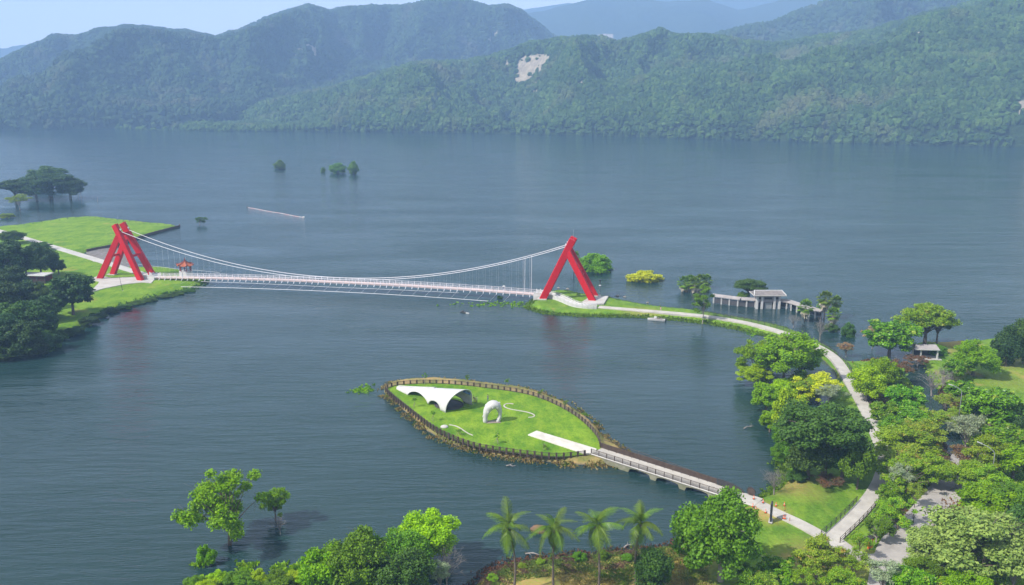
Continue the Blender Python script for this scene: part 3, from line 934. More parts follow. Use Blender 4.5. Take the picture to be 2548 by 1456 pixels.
TREES = []
def tree(spec, lm, u, v, w, h, label, name='tree', cat='tree', group=None, bark='bark', lean=None, sink=0.0, crown_off=0.0):
    """(u, v): where the foot stands; w: crown width, h: height, both as seen in the 2548 px picture"""
    s = ppm(u, v, 1.0)
    p = G(u, v, 1.0); z = land_z(p.x, p.y)
    p = G(u, v, z)
    big = 1.12 if (u > 2150 and v > 950) or (u < 180 and v > 660) else 1.0
    W, H = w / s * 1.12 * big, h / s * 1.03 * big
    # a deep crown also shows its depth from above: take that part off the height
    dep = math.atan2(CAM_H - H * .5, p.length)
    H = max(H * .5, (h / s * 1.05 - W * .2 * math.sin(dep)) / math.cos(dep))
    k = len(TREES)
    crown, trunk = tree_proto(spec, k % 3)
    root = empty(name, (p.x, p.y, z - .1 - sink), (k * 2.399) % 6.283, label, cat, group)
    root.scale = (W / 10, W / 10, (H + sink) / 10)
    if lean: root.rotation_euler = (lean[0], lean[1], root.rotation_euler.z)
    t = link_obj('trunk', trunk, root); set_mat(t, M[bark])
    if crown is not None:
        c = link_obj('crown', crown, root); set_mat(c, LM[lm])
    TREES.append(root)
    return root

T = tree
# ---- the left bank
g = 'trees on the left bank'
T('broad', 'dark', 183, 783, 112, 112, 'dark round tree standing alone on the left lawn beside the grassy bank', group=g)
T('round', 'dark', 147, 683, 34, 40, 'small round dark tree on the lawn left of the left red tower', group=g)
T('round', 'dark', 104, 692, 66, 92, 'dark tree with a slim crown on the left lawn behind the low shelter', group=g)
T('broad', 'dark', 66, 690, 70, 84, 'dark tree behind the roof of the low shelter on the left bank', group=g)
T('broad', 'dark', 22, 700, 100, 108, 'tall dark tree at the left picture edge below the white path', group=g)
T('round', 'deep', 30, 606, 62, 34, 'low feathery tree beside the far end of the white path at the left edge', group=g)
T('feather', 'deep', 110, 622, 50, 24, 'small feathery tree on the lawn in front of the white path', group=g)
T('round', 'green', 142, 748, 48, 50, 'mid green tree just left of the lone dark tree', group=g)
T('broad', 'dark', 60, 772, 88, 84, 'dark tree right in front of the low shelter on the left bank', group=g)
T('feather', 'deep', 98, 770, 60, 70, 'thin dark green tree between the low shelter and the lone tree', group=g)
T('broad', 'dark', 10, 790, 90, 100, 'dark tree at the left picture edge level with the tower plaza', group=g)
T('broad', 'deep', 42, 838, 96, 100, 'big dark tree with a ragged crown near the left edge, second above the water', group=g)
T('broad', 'dark', 100, 838, 84, 90, 'dark crown at the right end of the thicket on the left bank', group=g)
T('round', 'dark', 4, 868, 84, 92, 'dark tree at the left picture edge just above the water', group=g)
T('broad', 'dark', 60, 872, 92, 84, 'lowest dark tree of the left thicket, its crown hanging over the water', group=g)
T('bush', 'dark', 112, 868, 66, 50, 'dark bush over the water at the right end of the left thicket', 'bush', 'bush')
T('bush', 'deep', 142, 848, 46, 34, 'low dark bush on the bank in front of the lone dark tree', 'bush', 'bush')
for (u, v, w, h, lb) in ((186, 832, 46, 30, 'first waterside bush right of the dark thicket'), (222, 808, 40, 34, 'dark bush on the corner where the left bank turns'),
                         (250, 790, 34, 20, 'waterside bush on the left bank, first beyond the corner'), (280, 776, 34, 17, 'waterside bush on the left bank, second beyond the corner'),
                         (310, 766, 32, 15, 'waterside bush on the left bank, third beyond the corner'), (344, 755, 34, 14, 'waterside bush on the left bank in front of the thin pole'),
                         (376, 748, 30, 13, 'waterside bush on the left bank below the tower plaza'), (408, 739, 32, 12, 'low bush on the left bank under the start of the bridge'),
                         (440, 731, 30, 11, 'low bush on the left bank below the red roofed pavilion'), (470, 724, 30, 10, 'last low bush at the tip of the left bank')):
    T('bush', 'deep' if u > 300 else 'dark', u, v + 1, w * 1.25, h * .8, lb, 'bush', 'bush', 'bushes along the left bank')
T('bush', 'dark', 78, 800, 90, 60, 'dark bush filling the middle of the left thicket', 'bush', 'bush')
T('bush', 'dark', 20, 880, 110, 60, 'dark bush at the water edge in the left picture corner', 'bush', 'bush')
T('round', 'dark', 30, 740, 80, 80, 'dark round tree left of the low shelter')
T('broad', 'dark', 118, 800, 70, 70, 'dark tree between the thicket and the lone tree on the left bank')
T('bush', 'deep', 160, 700, 30, 14, 'small shrub on the lawn under the small round dark tree', 'bush', 'bush')
T('bush', 'dark', 75, 880, 100, 50, 'dark bush hanging over the water in the middle of the left thicket', 'bush', 'bush')
# ---- flooded trees and bushes in the lake
g = 'flooded trees far out at the left'
T('umbrella', 'dark', 128, 496, 128, 66, 'dark spreading flooded tree, broadest of the group at the far left', group=g)
T('round', 'dark', 176, 496, 80, 54, 'dark spreading flooded tree at the right end of the far left group', group=g)
T('umbrella', 'dark', 40, 500, 96, 54, 'dark flat crowned flooded tree at the left picture edge', group=g)
T('round', 'deep', 122, 470, 104, 58, 'taller lighter green tree rising behind the dark flooded trees', group=g)
T('round', 'dark', 92, 500, 90, 56, 'small dark flooded tree between the two wide flat crowns', group=g)
T('sparse', 'olive', 50, 522, 74, 42, 'olive brown half bare bush in the water in front of the flooded trees', 'bush', 'bush', bark='bark_dead')
T('bush', 'olive', 18, 543, 36, 15, 'low olive bush in the water at the left picture edge', 'bush', 'bush')
g = 'bushes standing in the open lake'
T('cone', 'green', 697, 421, 38, 24, 'round bush alone in the open lake, leftmost of the far ones', 'bush', 'bush', g, sink=1)
T('cone', 'green', 804, 429, 16, 14, 'smallest bush of the far row in the open lake', 'bush', 'bush', g, sink=1)
T('cone', 'green', 840, 432, 50, 30, 'wide bush in the middle of the far row in the open lake', 'bush', 'bush', g, sink=1)
T('cone', 'green', 881, 434, 34, 34, 'dark bush at the right end of the far row in the open lake', 'bush', 'bush', g, sink=1)
T('bush', 'fresh', 1481, 671, 100, 46, 'large bright green bush in the water behind the right red tower', 'bush', 'bush', sink=2)
T('bush', 'yellow', 1603, 698, 82, 32, 'yellow green bush in the water right of the right red tower', 'bush', 'bush', sink=1.5)
T('bush', 'deep', 1243, 742, 15, 8, 'small dark bush in the water under the bridge deck', 'bush', 'bush')
T('umbrella', 'deep', 1862, 744, 82, 52, 'dark domed tree in the water behind the flooded gate building')
T('bush', 'green', 1850, 746, 34, 24, 'lighter green bush touching the roof of the flooded gate building', 'bush', 'bush')
T('bush', 'deep', 2066, 824, 36, 24, 'low dark bush under the fan palms at the right end of the flooded building', 'bush', 'bush')
T('bush', 'deep', 2110, 836, 42, 38, 'dark round bush alone in the water right of the flooded building', 'bush', 'bush', sink=1)
T('layered', 'green', 1748, 806, 62, 98, 'slender tiered green tree in the water beside the causeway path', bark='bark_pale')
T('dead', 'dry', 1974, 815, 44, 34, 'small bare shrub in the water in front of the flooded building', 'dead_shrub', 'shrub', bark='bark_dead')
T('dead', 'dry', 2040, 846, 50, 56, 'thin bare shrub in the water beside the bend of the causeway', 'dead_shrub', 'shrub', bark='bark_dead')
T('sparse', 'dry', 2105, 888, 60, 42, 'dry reddish scrub at the water edge beside the causeway bend', 'shrub', 'shrub', bark='bark_dead')
# ---- right bank, far row
T('umbrella', 'olive', 2300, 862, 132, 112, 'wide spreading olive tree at the far right shore, behind the glossy one')
T('umbrella', 'deep', 2330, 856, 72, 84, 'dark side crown of the spreading tree nearest the open lake')
T('broad', 'gloss', 2212, 888, 142, 106, 'large glossy leaved tree left of the small grey pavilion')
T('sparse', 'dry', 2170, 868, 70, 62, 'pale half bare shrub behind the large glossy tree', 'shrub', 'shrub', bark='bark_dead')
T('round', 'fresh', 2420, 934, 112, 92, 'bright green round tree on the lawn right of the small grey pavilion')
T('broad', 'gloss', 2368, 948, 62, 62, 'small glossy tree at the left foot of the bright round tree')
T('cone', 'dark', 2502, 912, 84, 108, 'dark tree at the right picture edge with a tall uneven crown')
T('cone', 'deep', 2545, 905, 70, 130, 'tall dark tree cut by the right picture edge')
# ---- right of the causeway path
T('round', 'lime', 2154, 1000, 88, 92, 'yellow green tree beside the causeway path, its pale trunk on the grass', bark='bark_pale')
T('round', 'fresh', 2190, 972, 88, 88, 'bright green tree behind the yellow green tree by the path')
T('broad', 'gloss', 2245, 1028, 90, 82, 'glossy tree in the middle of the grove, right of the yellow green tree')
T('broad', 'gloss', 2205, 1060, 76, 66, 'glossy low tree on the grass strip beside the path')
T('broad', 'gloss', 2270, 1080, 90, 72, 'glossy tree in the grove with yellowing leaves near its foot')
T('sparse', 'rust', 2295, 1072, 64, 62, 'thin rusty leaved tree beside the flooded track')
T('sparse', 'brown', 2240, 952, 74, 62, 'reddish brown dry scrub between the pavilion and the grove', 'shrub', 'shrub', bark='bark_dead')
T('sparse', 'brown', 2282, 918, 80, 40, 'reddish brown scrub in front of the small grey pavilion', 'shrub', 'shrub', bark='bark_dead')
T('dead', 'dry', 2318, 985, 96, 66, 'grey bare shrub at the flooded track below the pavilion', 'dead_shrub', 'shrub', bark='bark_dead')
T('dead', 'dry', 2345, 968, 60, 56, 'second grey bare shrub at the flooded track, behind the first', 'dead_shrub', 'shrub', bark='bark_dead')
T('sparse', 'rust', 2352, 1030, 74, 58, 'orange tinged thin tree left of the upper street lamp')
T('sparse', 'grey', 2402, 1128, 116, 110, 'large thin grey green tree beside the flooded track', bark='bark_pale')
T('feather', 'olive', 2370, 1062, 70, 50, 'thin olive tree between the two street lamps')
T('broad', 'gloss', 2462, 1068, 140, 116, 'large glossy tree on the right side of the lower lamp')
T('broad', 'gloss', 2420, 1010, 60, 46, 'small glossy tree at the back of the right grove')
T('broad', 'gloss', 2482, 1128, 124, 84, 'broad glossy tree right of the lower street lamp')
T('broad', 'fresh', 2520, 1190, 110, 92, 'bright glossy tree near the right picture edge below the lower lamp')
T('round', 'dark', 2548, 1120, 70, 90, 'dark shaded tree at the right picture edge')
# ---- middle grove between path and road
T('feather', 'olive', 2262, 1150, 150, 100, 'wide olive tree with yellow tiers above the path side')
T('feather', 'rust', 2300, 1120, 96, 84, 'yellow orange tinged tree at the end of the flooded track')
T('airy', 'olive', 2255, 1225, 124, 96, 'olive green tree between the path and the park road')
T('sparse', 'grey', 2232, 1232, 84, 82, 'pale thin tree leaning over the shaded part of the path', bark='bark_pale')
T('broad', 'gloss', 2210, 1262, 60, 66, 'small glossy tree at the right edge of the path above its straight end')
T('airy', 'olive', 2232, 1318, 104, 84, 'olive tree beside the park road, above the orange sign')
T('sparse', 'rust', 2275, 1265, 60, 66, 'thin rust spotted tree at the left edge of the park road')
T('airy', 'green', 2180, 1350, 64, 70, 'small feathery tree left of the orange sign', bark='bark_pale')
T('sparse', 'olive', 2135, 1392, 64, 74, 'thin young tree in front of the path junction')
# ---- left of the path
T('airy', 'fresh', 1950, 958, 178, 142, 'feathery light green tree leaning over the water left of the causeway')
T('airy', 'fresh', 1886, 942, 125, 108, 'feathery light green crown reaching farthest out over the water')
T('layered', 'fresh', 1990, 885, 84, 50, 'small tiered light green tree at the bend of the causeway')
T('sparse', 'grey', 1925, 905, 70, 62, 'pale thin tree among the feathery crowns by the causeway', bark='bark_pale')
T('airy', 'yellow', 2035, 1000, 130, 76, 'yellowish thin tree between the causeway and the great dark tree')
T('sparse', 'grey', 2062, 1010, 90, 60, 'grey twiggy tree beside the causeway behind the great dark tree', bark='bark_dead')
T('broad', 'lime', 1955, 1102, 92, 150, 'bright leafy tree along the left side of the great dark tree')
T('broad', 'fresh', 1915, 1075, 62, 62, 'bright low branches over the water left of the great dark tree')
T('umbrella', 'deep', 2048, 1195, 226, 196, 'great dark spreading tree beside the causeway, largest crown of all')
T('round', 'deep', 2010, 1192, 130, 130, 'dark lower crown on the water side of the great dark tree')
T('round', 'deep', 2095, 1195, 124, 130, 'dark lower crown on the path side of the great dark tree')
T('broad', 'green', 2132, 1218, 84, 132, 'lighter green tree in front of the great dark tree, beside the path')
T('dead', 'dry', 1926, 1228, 80, 68, 'grey bare shrub at the water edge near the footbridge', 'dead_shrub', 'shrub', bark='bark_dead')
T('bush', 'deep', 1985, 1190, 60, 30, 'low green bush under the great dark tree', 'bush', 'bush')
T('sparse', 'brown', 2060, 1212, 90, 36, 'brown undergrowth at the foot of the great dark tree', 'shrub', 'shrub', bark='bark_dead')
T('airy', 'fresh', 1988, 940, 110, 84, 'light green crown filling the bend between the feathery trees and the causeway')
T('airy', 'fresh', 1905, 905, 84, 56, 'light green crown farthest up the shore beside the causeway grass')
T('bush', 'fresh', 2000, 962, 90, 40, 'low light green thicket in the shallows under the feathery trees', 'bush', 'bush')
T('bush', 'lime', 1950, 985, 80, 50, 'yellow green thicket between the feathery trees and the bright leafy tree', 'bush', 'bush')
T('broad', 'fresh', 1905, 1030, 90, 84, 'bright green crown over the water above the great dark tree')
T('bush', 'green', 1940, 1145, 60, 44, 'green bush at the water edge left of the great dark tree', 'bush', 'bush')
T('bush', 'green', 2080, 1090, 60, 40, 'green bush between the great dark tree and the causeway path', 'bush', 'bush')
T('airy', 'olive', 2010, 1000, 96, 70, 'olive feathery crown behind the great dark tree')
# ---- front row
T('round', 'green', 1792, 1446, 214, 222, 'big round green tree in front of the footbridge end', bark='bark_pale')
T('cone', 'deep', 1624, 1468, 112, 120, 'dark bushy tree right of the fourth coconut palm')
T('feather', 'rust', 2032, 1442, 128, 108, 'orange tinged spreading tree left of the path junction')
T('broad', 'gloss', 1930, 1462, 100, 84, 'glossy low tree in the shade of the big round tree')
T('broad', 'green', 1868, 1480, 90, 80, 'broad leaved low tree at the bottom edge right of the big round tree')
T('sparse', 'olive', 1990, 1480, 90, 76, 'thin olive shrub at the bottom edge below the orange tree', 'shrub', 'shrub')
T('feather', 'olive', 2090, 1490, 100, 84, 'olive tree at the bottom edge left of the grey road')
T('sparse', 'grey', 2190, 1480, 110, 100, 'thin grey green tree over the road at the bottom edge', bark='bark_pale')
T('broad', 'gloss', 2262, 1500, 112, 96, 'glossy tree at the bottom edge over the road')
T('feather', 'sage', 2405, 1452, 246, 210, 'very large pale sage green tree at the lower right')
T('feather', 'sage', 2330, 1420, 140, 120, 'pale sage green crown left of the very large one')
T('feather', 'sage', 2480, 1420, 150, 150, 'pale sage green crown right of the very large one')
T('broad', 'fresh', 2448, 1290, 128, 100, 'bright broad leaved tree beyond the very large sage tree')
T('feather', 'olive', 2415, 1220, 110, 90, 'olive tree on the right side of the park road, upper one')
T('feather', 'green', 2512, 1290, 110, 100, 'green tree at the right edge above the sage trees')
T('broad', 'deep', 2545, 1360, 96, 120, 'dark tree at the right picture edge beside the sage trees')
T('sparse', 'grey', 2520, 1480, 110, 110, 'grey twiggy tree in the lower right corner', bark='bark_dead')
T('round', 'fresh', 2400, 1520, 120, 110, 'bright green low crown at the bottom edge under the sage tree')
T('broad', 'olive', 2330, 1500, 90, 80, 'olive low crown at the bottom edge beside the road')
# ---- more crowns that close the grove
T('broad', 'gloss', 2225, 1100, 80, 70, 'glossy tree on the dry strip right of the path, below the fan palm')
T('airy', 'rust', 2235, 1180, 110, 84, 'yellow tiered tree on the right side of the shaded path')
T('sparse', 'rust', 2330, 1090, 90, 80, 'rust brown thin tree over the flooded track, right of its middle')
T('feather', 'olive', 2300, 1210, 100, 90, 'olive tree left of the upper end of the park road')
T('feather', 'olive', 2455, 1180, 110, 100, 'olive green tree around the foot of the lower street lamp')
T('broad', 'gloss', 2390, 1000, 70, 60, 'glossy tree behind the upper street lamp')
T('broad', 'gloss', 2520, 1070, 90, 80, 'glossy tree at the right edge above the dark shaded one')
T('feather', 'olive', 2450, 1240, 110, 90, 'olive tree right of the park road, lower one')
T('broad', 'deep', 2500, 1400, 110, 110, 'dark green gap-filling tree behind the right sage crown')
T('feather', 'green', 2300, 1470, 100, 90, 'feathery green tree over the lower road junction')
T('sparse', 'olive', 2120, 1450, 100, 90, 'thin olive tree at the bottom just left of the road junction')
T('bush', 'green', 2330, 880, 60, 26, 'green bush beside the small grey pavilion', 'bush', 'bush')
T('round', 'green', 1960, 1150, 90, 110, 'mid green crown at the water side foot of the great dark tree')
T('feather', 'lime', 1880, 960, 90, 60, 'low lime green crown hanging over the water by the causeway')
T('sparse', 'brown', 2390, 1160, 90, 60, 'dark red brown scrub closing the end of the flooded track', 'shrub', 'shrub', bark='bark_dead')
T('sparse', 'brown', 2340, 1180, 70, 50, 'dark red brown scrub beside the top end of the park road', 'shrub', 'shrub', bark='bark_dead')
T('sparse', 'rust', 1900, 1500, 100, 80, 'orange and green shrub at the bottom edge beside the big round tree', 'shrub', 'shrub')
# ---- lower left
T('airy', 'fresh', 572, 1356, 205, 200, 'light green tree standing in the water at the lower left', bark='bark')
T('airy', 'fresh', 686, 1296, 72, 92, 'small light green tree in the water, right of the big flooded one')
T('bush', 'fresh', 511, 1402, 50, 54, 'light green bush in the water left of the flooded tree trunk', 'bush', 'bush')
T('dead', 'dry', 698, 1330, 46, 50, 'broken bare tree stub standing in the dark water', 'dead_tree', 'tree', bark='bark_dead')
T('round', 'lime', 1066, 1412, 168, 150, 'bright yellow green tree at the bottom, behind the grey bush')
T('round', 'green', 985, 1462, 170, 150, 'mid green rounded tree at the bottom left of the bright one')
T('round', 'green', 895, 1490, 180, 170, 'green rounded tree in the middle of the bottom left mass')
T('broad', 'fresh', 810, 1492, 140, 140, 'bright green tree at the left end of the bottom mass')
T('round', 'deep', 1000, 1520, 170, 150, 'dark green tree at the bottom edge in front of the others')
T('dead', 'dry', 1112, 1462, 96, 100, 'grey bare bush at the bottom, right of the bright tree', 'dead_shrub', 'shrub', bark='bark_dead')
T('sparse', 'grey', 1096, 1475, 90, 90, 'grey green thin bush under the bare grey bush', 'shrub', 'shrub', bark='bark_dead')
for i, (u, v, w, h) in enumerate(((490, 1462, 60, 34), (540, 1458, 62, 42), (592, 1462, 70, 48), (640, 1452, 60, 40), (690, 1456, 66, 42), (735, 1452, 60, 38), (600, 1480, 90, 50), (520, 1484, 80, 46), (700, 1480, 80, 50))):
    T('bush', 'lime' if i % 2 else 'green', u, v, w, h,
      ['green bush farthest left of the low row at the bottom', 'yellow green bush second from the left in the bottom row', 'green bush under the flooded tree in the bottom row',
       'yellow green bush below the flooded tree trunk', 'green bush below the bare stub in the bottom row', 'yellow green bush at the right end of the bottom row',
       'green bush cut by the bottom edge below the flooded tree', 'yellow green bush cut by the bottom edge at the left', 'green bush cut by the bottom edge beside the tree mass'][i],
      'bush', 'bush', 'low bushes along the bottom shore')
for i, (u, v, w, h) in enumerate(((1225, 1440, 30, 16), (1300, 1410, 26, 12), (1345, 1402, 24, 14), (1440, 1392, 34, 24), (1500, 1388, 34, 22), (1560, 1392, 30, 16))):
    T('bush', 'green' if i > 2 else 'olive', u, v, w, h,
      ['low shrub on the shore left of the first coconut palm', 'low shrub on the shore right of the first coconut palm', 'low shrub on the shore left of the second coconut palm',
       'green shrub on the shore between the second and third palms', 'green shrub on the shore right of the third coconut palm', 'green shrub on the shore left of the fourth coconut palm'][i],
      'shrub', 'shrub', 'low shrubs along the palm shore')

# ------------------------------------------------------------------ palms
def frond_mesh(seed, L=3.6, droop=1.3, npair=30):
    rng = np.random.default_rng(seed); mb = MB()
    pts = []
    for i in range(9):
        t = i / 8
        pts.append(Vector((L * t * (1 - .16 * droop * t), 0, L * (.42 * t - .62 * droop * t * t))))
    mb.tube(pts, [.055 * (1 - .8 * i / 8) + .01 for i in range(9)], 3, cap=False)
    for k in range(npair):
        t = .12 + .88 * k / npair
        i = min(7, int(t * 8)); p = pts[i].lerp(pts[i + 1], t * 8 - i); d = (pts[i + 1] - pts[i]).normalized()
        ll = (0.85 * math.sin(math.pi * (t * .82 + .12)) + .12) * rng.uniform(.85, 1.1)
        for sd in (-1, 1):
            e = p + Vector((d.x * ll * .45, sd * ll * .72, -ll * (.45 + rng.uniform(0, .25))))
            w = d * .038
            mb.add([p - w, p + w, e + w * .3, e - w * .3], [(0, 1, 2, 3)])
    me = bpy.data.meshes.new('frond'); me.from_pydata(mb.v, [], mb.f); me.materials.append(LM['palm'])
    return me
FROND = [frond_mesh(31 + i, 3.7 - .15 * i, (1.0, 1.35, 1.7, 2.0)[i]) for i in range(4)]

def coconut(u, v, top, label, seed, bend):
    """foot at (u, v), crown centre seen at top"""
    rng = np.random.default_rng(seed)
    p = G(u, v, 1.2)
    # height so that the crown centre projects to top
    z = 3.0
    for _ in range(60):
        if proj(p.x, p.y, z)[1] < top[1]: break
        z += .25
    H = z - 1.2
    tx = (top[0] - proj(p.x, p.y, z)[0]) / ppm(u, v, z)
    root = empty('coconut_palm', (p.x, p.y, 1.1), 0, label, 'palm tree', 'coconut palms along the shore')
    mb = MB(); pts = []
    for i in range(9):
        t = i / 8
        pts.append(Vector((tx * t * t + bend * math.sin(t * math.pi), bend * .3 * math.sin(t * 2.5), H * t)))
    mb.tube(pts, [.30, .22, .20, .19, .18, .17, .165, .16, .17], 7)
    mb.build('trunk', M['palm_bark'], root, True)
    mb = MB()
    for k in range(7):
        a = k * 2.4; c = pts[-1] + Vector((.28 * math.cos(a), .28 * math.sin(a), -.15 - .05 * (k % 3)))
        mb.lathe(c, [(.02, -.15), (.13, -.08), (.15, .02), (.1, .12), (.02, .16)], 6)
    mb.build('coconut', M['orange'] if False else M['palm_bark'], root, True)['kind'] = 'stuff'
    for k in range(19):
        tier = k / 18
        f = link_obj('frond', FROND[(k * 3) % 4 if tier < .75 else 3], root)
        f.location = pts[-1] + Vector((0, 0, .1 * (1 - tier)))
        pitch = -math.radians(80 - 138 * tier + rng.uniform(-12, 12))
        f.rotation_euler = (rng.uniform(-.25, .25), pitch, k * 2.399 + seed * 1.9 + rng.uniform(-.35, .35))
        s = rng.uniform(1.15, 1.5); f.scale = (s, s, s)
    return root
coconut(1277, 1478, (1262, 1316), 'coconut palm farthest left of the four, its pale trunk bent to the right', 1, .5)
coconut(1377, 1482, (1378, 1318), 'second coconut palm from the left, with a yellowing hanging frond', 2, -.1)
coconut(1489, 1478, (1484, 1312), 'third coconut palm from the left, open star shaped crown', 3, .15)
coconut(1584, 1462, (1594, 1304), 'coconut palm farthest right of the four, thin curved trunk', 4, -.45)

def fan_palm_meshes():
    rng = np.random.default_rng(5); out = []
    for var in range(2):
        V, F, V2, F2 = [], [], [], []
        for k in range(46):
            a = k * 2.399; el = math.radians(80 - 150 * (k / 46.) + rng.uniform(-8, 8))
            d = Vector((math.cos(a) * math.cos(el), math.sin(a) * math.cos(el), math.sin(el)))
            c = d * rng.uniform(.9, 1.25)
            s = d.cross(Vector((0, 0, 1))); s = s.normalized() if s.length > .01 else Vector((1, 0, 0)); t = s.cross(d)
            tgtV, tgtF = (V, F) if k < 38 else (V2, F2)
            for j in range(9):
                b = math.radians(-100 + 25 * j)
                e = c + (d * math.cos(b) + s * math.sin(b)) * rng.uniform(.62, .8) + Vector((0, 0, -.16))
                w = (s * math.cos(b) - d * math.sin(b)) * .11
                n = len(tgtV); tgtV += [tuple(c), tuple(c.lerp(e, .55) + w), tuple(e), tuple(c.lerp(e, .55) - w)]
                tgtF.append((n, n + 1, n + 2, n + 3))
            n = len(tgtV); tgtV += [(0, 0, 0), tuple(c + s * .03), tuple(c - s * .03), (0, 0, .04)]; tgtF.append((n, n + 1, n + 2, n + 3))
        # dead skirt
        for k in range(46):
            a = rng.uniform(0, 6.28); z = -rng.uniform(.5, 1.6); r = rng.uniform(.15, .65)
            c = Vector((math.cos(a) * r, math.sin(a) * r, z)); e = c + Vector((math.cos(a) * .25, math.sin(a) * .25, -.8)); w = Vector((-math.sin(a), math.cos(a), 0)) * .13
            n = len(V2); V2 += [tuple(c - w), tuple(c + w), tuple(e + w * .6), tuple(e - w * .6)]; F2.append((n, n + 1, n + 2, n + 3))
        out.append((np_mesh('fan_crown', V, F, LM['palm']), np_mesh('dead_skirt', V2, F2, LM['thatch'])))
    return out
FAN = fan_palm_meshes()
def fan_palm(u, v, w, h, label, k, group='fan palms standing in the water', skirt=True):
    s = ppm(u, v); p = G(u, v); z = land_z(p.x, p.y); p = G(u, v, z)
    root = empty('fan_palm', (p.x, p.y, z - .1), k * 1.3, label, 'palm tree', group)
    H = h / s * 1.0; sc = w / s / 3.0
    mb = MB(); mb.tube([(0, 0, -.5), (.1, 0, H * .5), (0, 0, H - sc * 1.4)], [.22, .16, .15], 6); mb.build('trunk', M['palm_bark'], root, True)
    for nm, me in zip(('crown', 'dead_skirt'), FAN[k % 2]):
        if nm == 'dead_skirt' and not skirt: continue
        c = link_obj(nm, me, root); c.location = (0, 0, H - sc * 1.4); c.scale = (sc, sc, sc)
fan_palm(1703, 726, 36, 40, 'front left fan palm of the four left of the flooded building', 0)
fan_palm(1728, 730, 34, 42, 'fan palm with pale hanging leaves in front of the slender tree', 1)
fan_palm(1742, 716, 32, 34, 'rear fan palm in the cluster left of the flooded building', 2)
fan_palm(1757, 718, 32, 36, 'rightmost fan palm of the cluster left of the flooded building', 3)
fan_palm(1717, 716, 34, 32, 'hindmost fan palm in the middle of the left cluster', 4)
fan_palm(2002, 800, 38, 56, 'single fan palm in front of the right corridor roof', 5)
fan_palm(2050, 796, 40, 74, 'tallest fan palm at the right end of the flooded building', 0)
fan_palm(2078, 790, 32, 56, 'slim fan palm at the very right end of the flooded building', 3)
fan_palm(2071, 815, 36, 52, 'nearest fan palm at the right end of the flooded building', 1)
fan_palm(2044, 788, 30, 44, 'short fan palm behind the tallest one', 2)
fan_palm(2226, 968, 50, 56, 'fan palm in the grove beside the bright green tree', 1, 'fan palms on land', False)
fan_palm(1428, 690, 32, 66, 'palm in the water whose crown shows behind the right red tower', 2, 'palms behind the tower', False)
T('layered', 'deep', 497, 560, 40, 26, 'low ragged bush alone in the lake beside the square lawn', 'bush', 'bush')

# ------------------------------------------------------------------ ground cover nobody could count
def tuft_cloud(name, pts, size, h, mat, rng, label, cat, per=3):
    n = len(pts); P = np.repeat(np.asarray(pts), per, 0) + rng.normal(size=(n * per, 3)) * np.array([size * .4, size * .4, 0])
    m = len(P); a = rng.uniform(0, 6.28, m)
    s = size * rng.uniform(.5, 1.3, m); hh = h * rng.uniform(.4, 1.3, m)
    dx, dy = np.cos(a) * s * .5, np.sin(a) * s * .5
    tx, ty = rng.normal(size=m) * h * .3, rng.normal(size=m) * h * .3
    A = P + np.stack([dx, dy, np.zeros(m)], 1); B = P - np.stack([dx, dy, np.zeros(m)], 1)
    Cc = P + np.stack([tx - dx * .5, ty - dy * .5, hh], 1); Dd = P + np.stack([tx + dx * .5, ty + dy * .5, hh * .8], 1)
    V = np.stack([A, B, Cc, Dd], 1).reshape(-1, 3)
    o = link_obj(name, np_mesh(name, V, np.arange(4 * m).reshape(m, 4), mat)); tag(o, label, cat, kind='stuff')
    return o

def zmany(X, poly, zt, bank):
    d = seg_dist(X, poly); s = np.clip(d / bank, 0, 1); return zt * s * (2 - s), d

def fill(px, n, rng, poly, zt, bank):
    q = np.array(D(px, 1.0)); x0, y0 = q.min(0); x1, y1 = q.max(0)
    P = np.stack([rng.uniform(x0, x1, n), rng.uniform(y0, y1, n)], 1)
    P = P[in_poly(P[:, 0], P[:, 1], q)]; P = P[in_poly(P[:, 0], P[:, 1], poly)]
    z, d = zmany(P, poly, zt, bank)
    return np.column_stack([P, z - .15])

rng_c = np.random.default_rng(77)
under = fill([(2120, 905), (2250, 880), (2290, 900), (2420, 1000), (2560, 1060), (2600, 1300), (2600, 1500), (2330, 1500), (2270, 1400), (2340, 1260), (2400, 1180), (2340, 1130), (2310, 1180), (2230, 1340), (2180, 1330), (2215, 1230), (2230, 1160), (2200, 1080)],
             26000, rng_c, MAIN, 1.25, 3.2)
nz = np.array([noise.noise(Vector((p[0] * .09, p[1] * .09, 3))) for p in under])
tuft_cloud('undergrowth', under[nz > .08], .55, .55, LM['brown'], rng_c, 'reddish brown dry undergrowth between the trees of the right grove', 'undergrowth')
tuft_cloud('ground_plants', under[nz < .0], .5, .4, LM['olive'], rng_c, 'olive green weeds and saplings covering the ground of the right grove', 'ground cover')
drygrass = fill([(1160, 1480), (1240, 1415), (1400, 1392), (1660, 1368), (1760, 1380), (1760, 1440), (1800, 1500), (1700, 1640), (1200, 1640)], 26000, rng_c, MAIN, 1.25, 3.2)
uvs = np.array([proj(p[0], p[1], 1.0) for p in drygrass]); drygrass = drygrass[(uvs[:, 1] > 1436 - (uvs[:, 0] - 1280) * .065) | (uvs[:, 0] > 1655)]
nz = np.array([noise.noise(Vector((p[0] * .13, p[1] * .13, 8))) for p in drygrass])
DRYG = mat_leaf('dry_grass', (.24, .21, .06), (.42, .36, .13), (.16, .24, .05), .5, trans=.3, nscale=.12)
tuft_cloud('dry_grass', drygrass[nz > -.25], .34, .32, DRYG, rng_c, 'golden dry grass on the shore below the coconut palms', 'grass')
band = fill([(1150, 1500), (1180, 1450), (1245, 1405), (1400, 1384), (1665, 1360), (1720, 1345), (1700, 1390), (1640, 1420), (1500, 1426), (1400, 1432), (1300, 1446), (1240, 1470)], 30000, rng_c, MAIN, 1.25, 3.2)
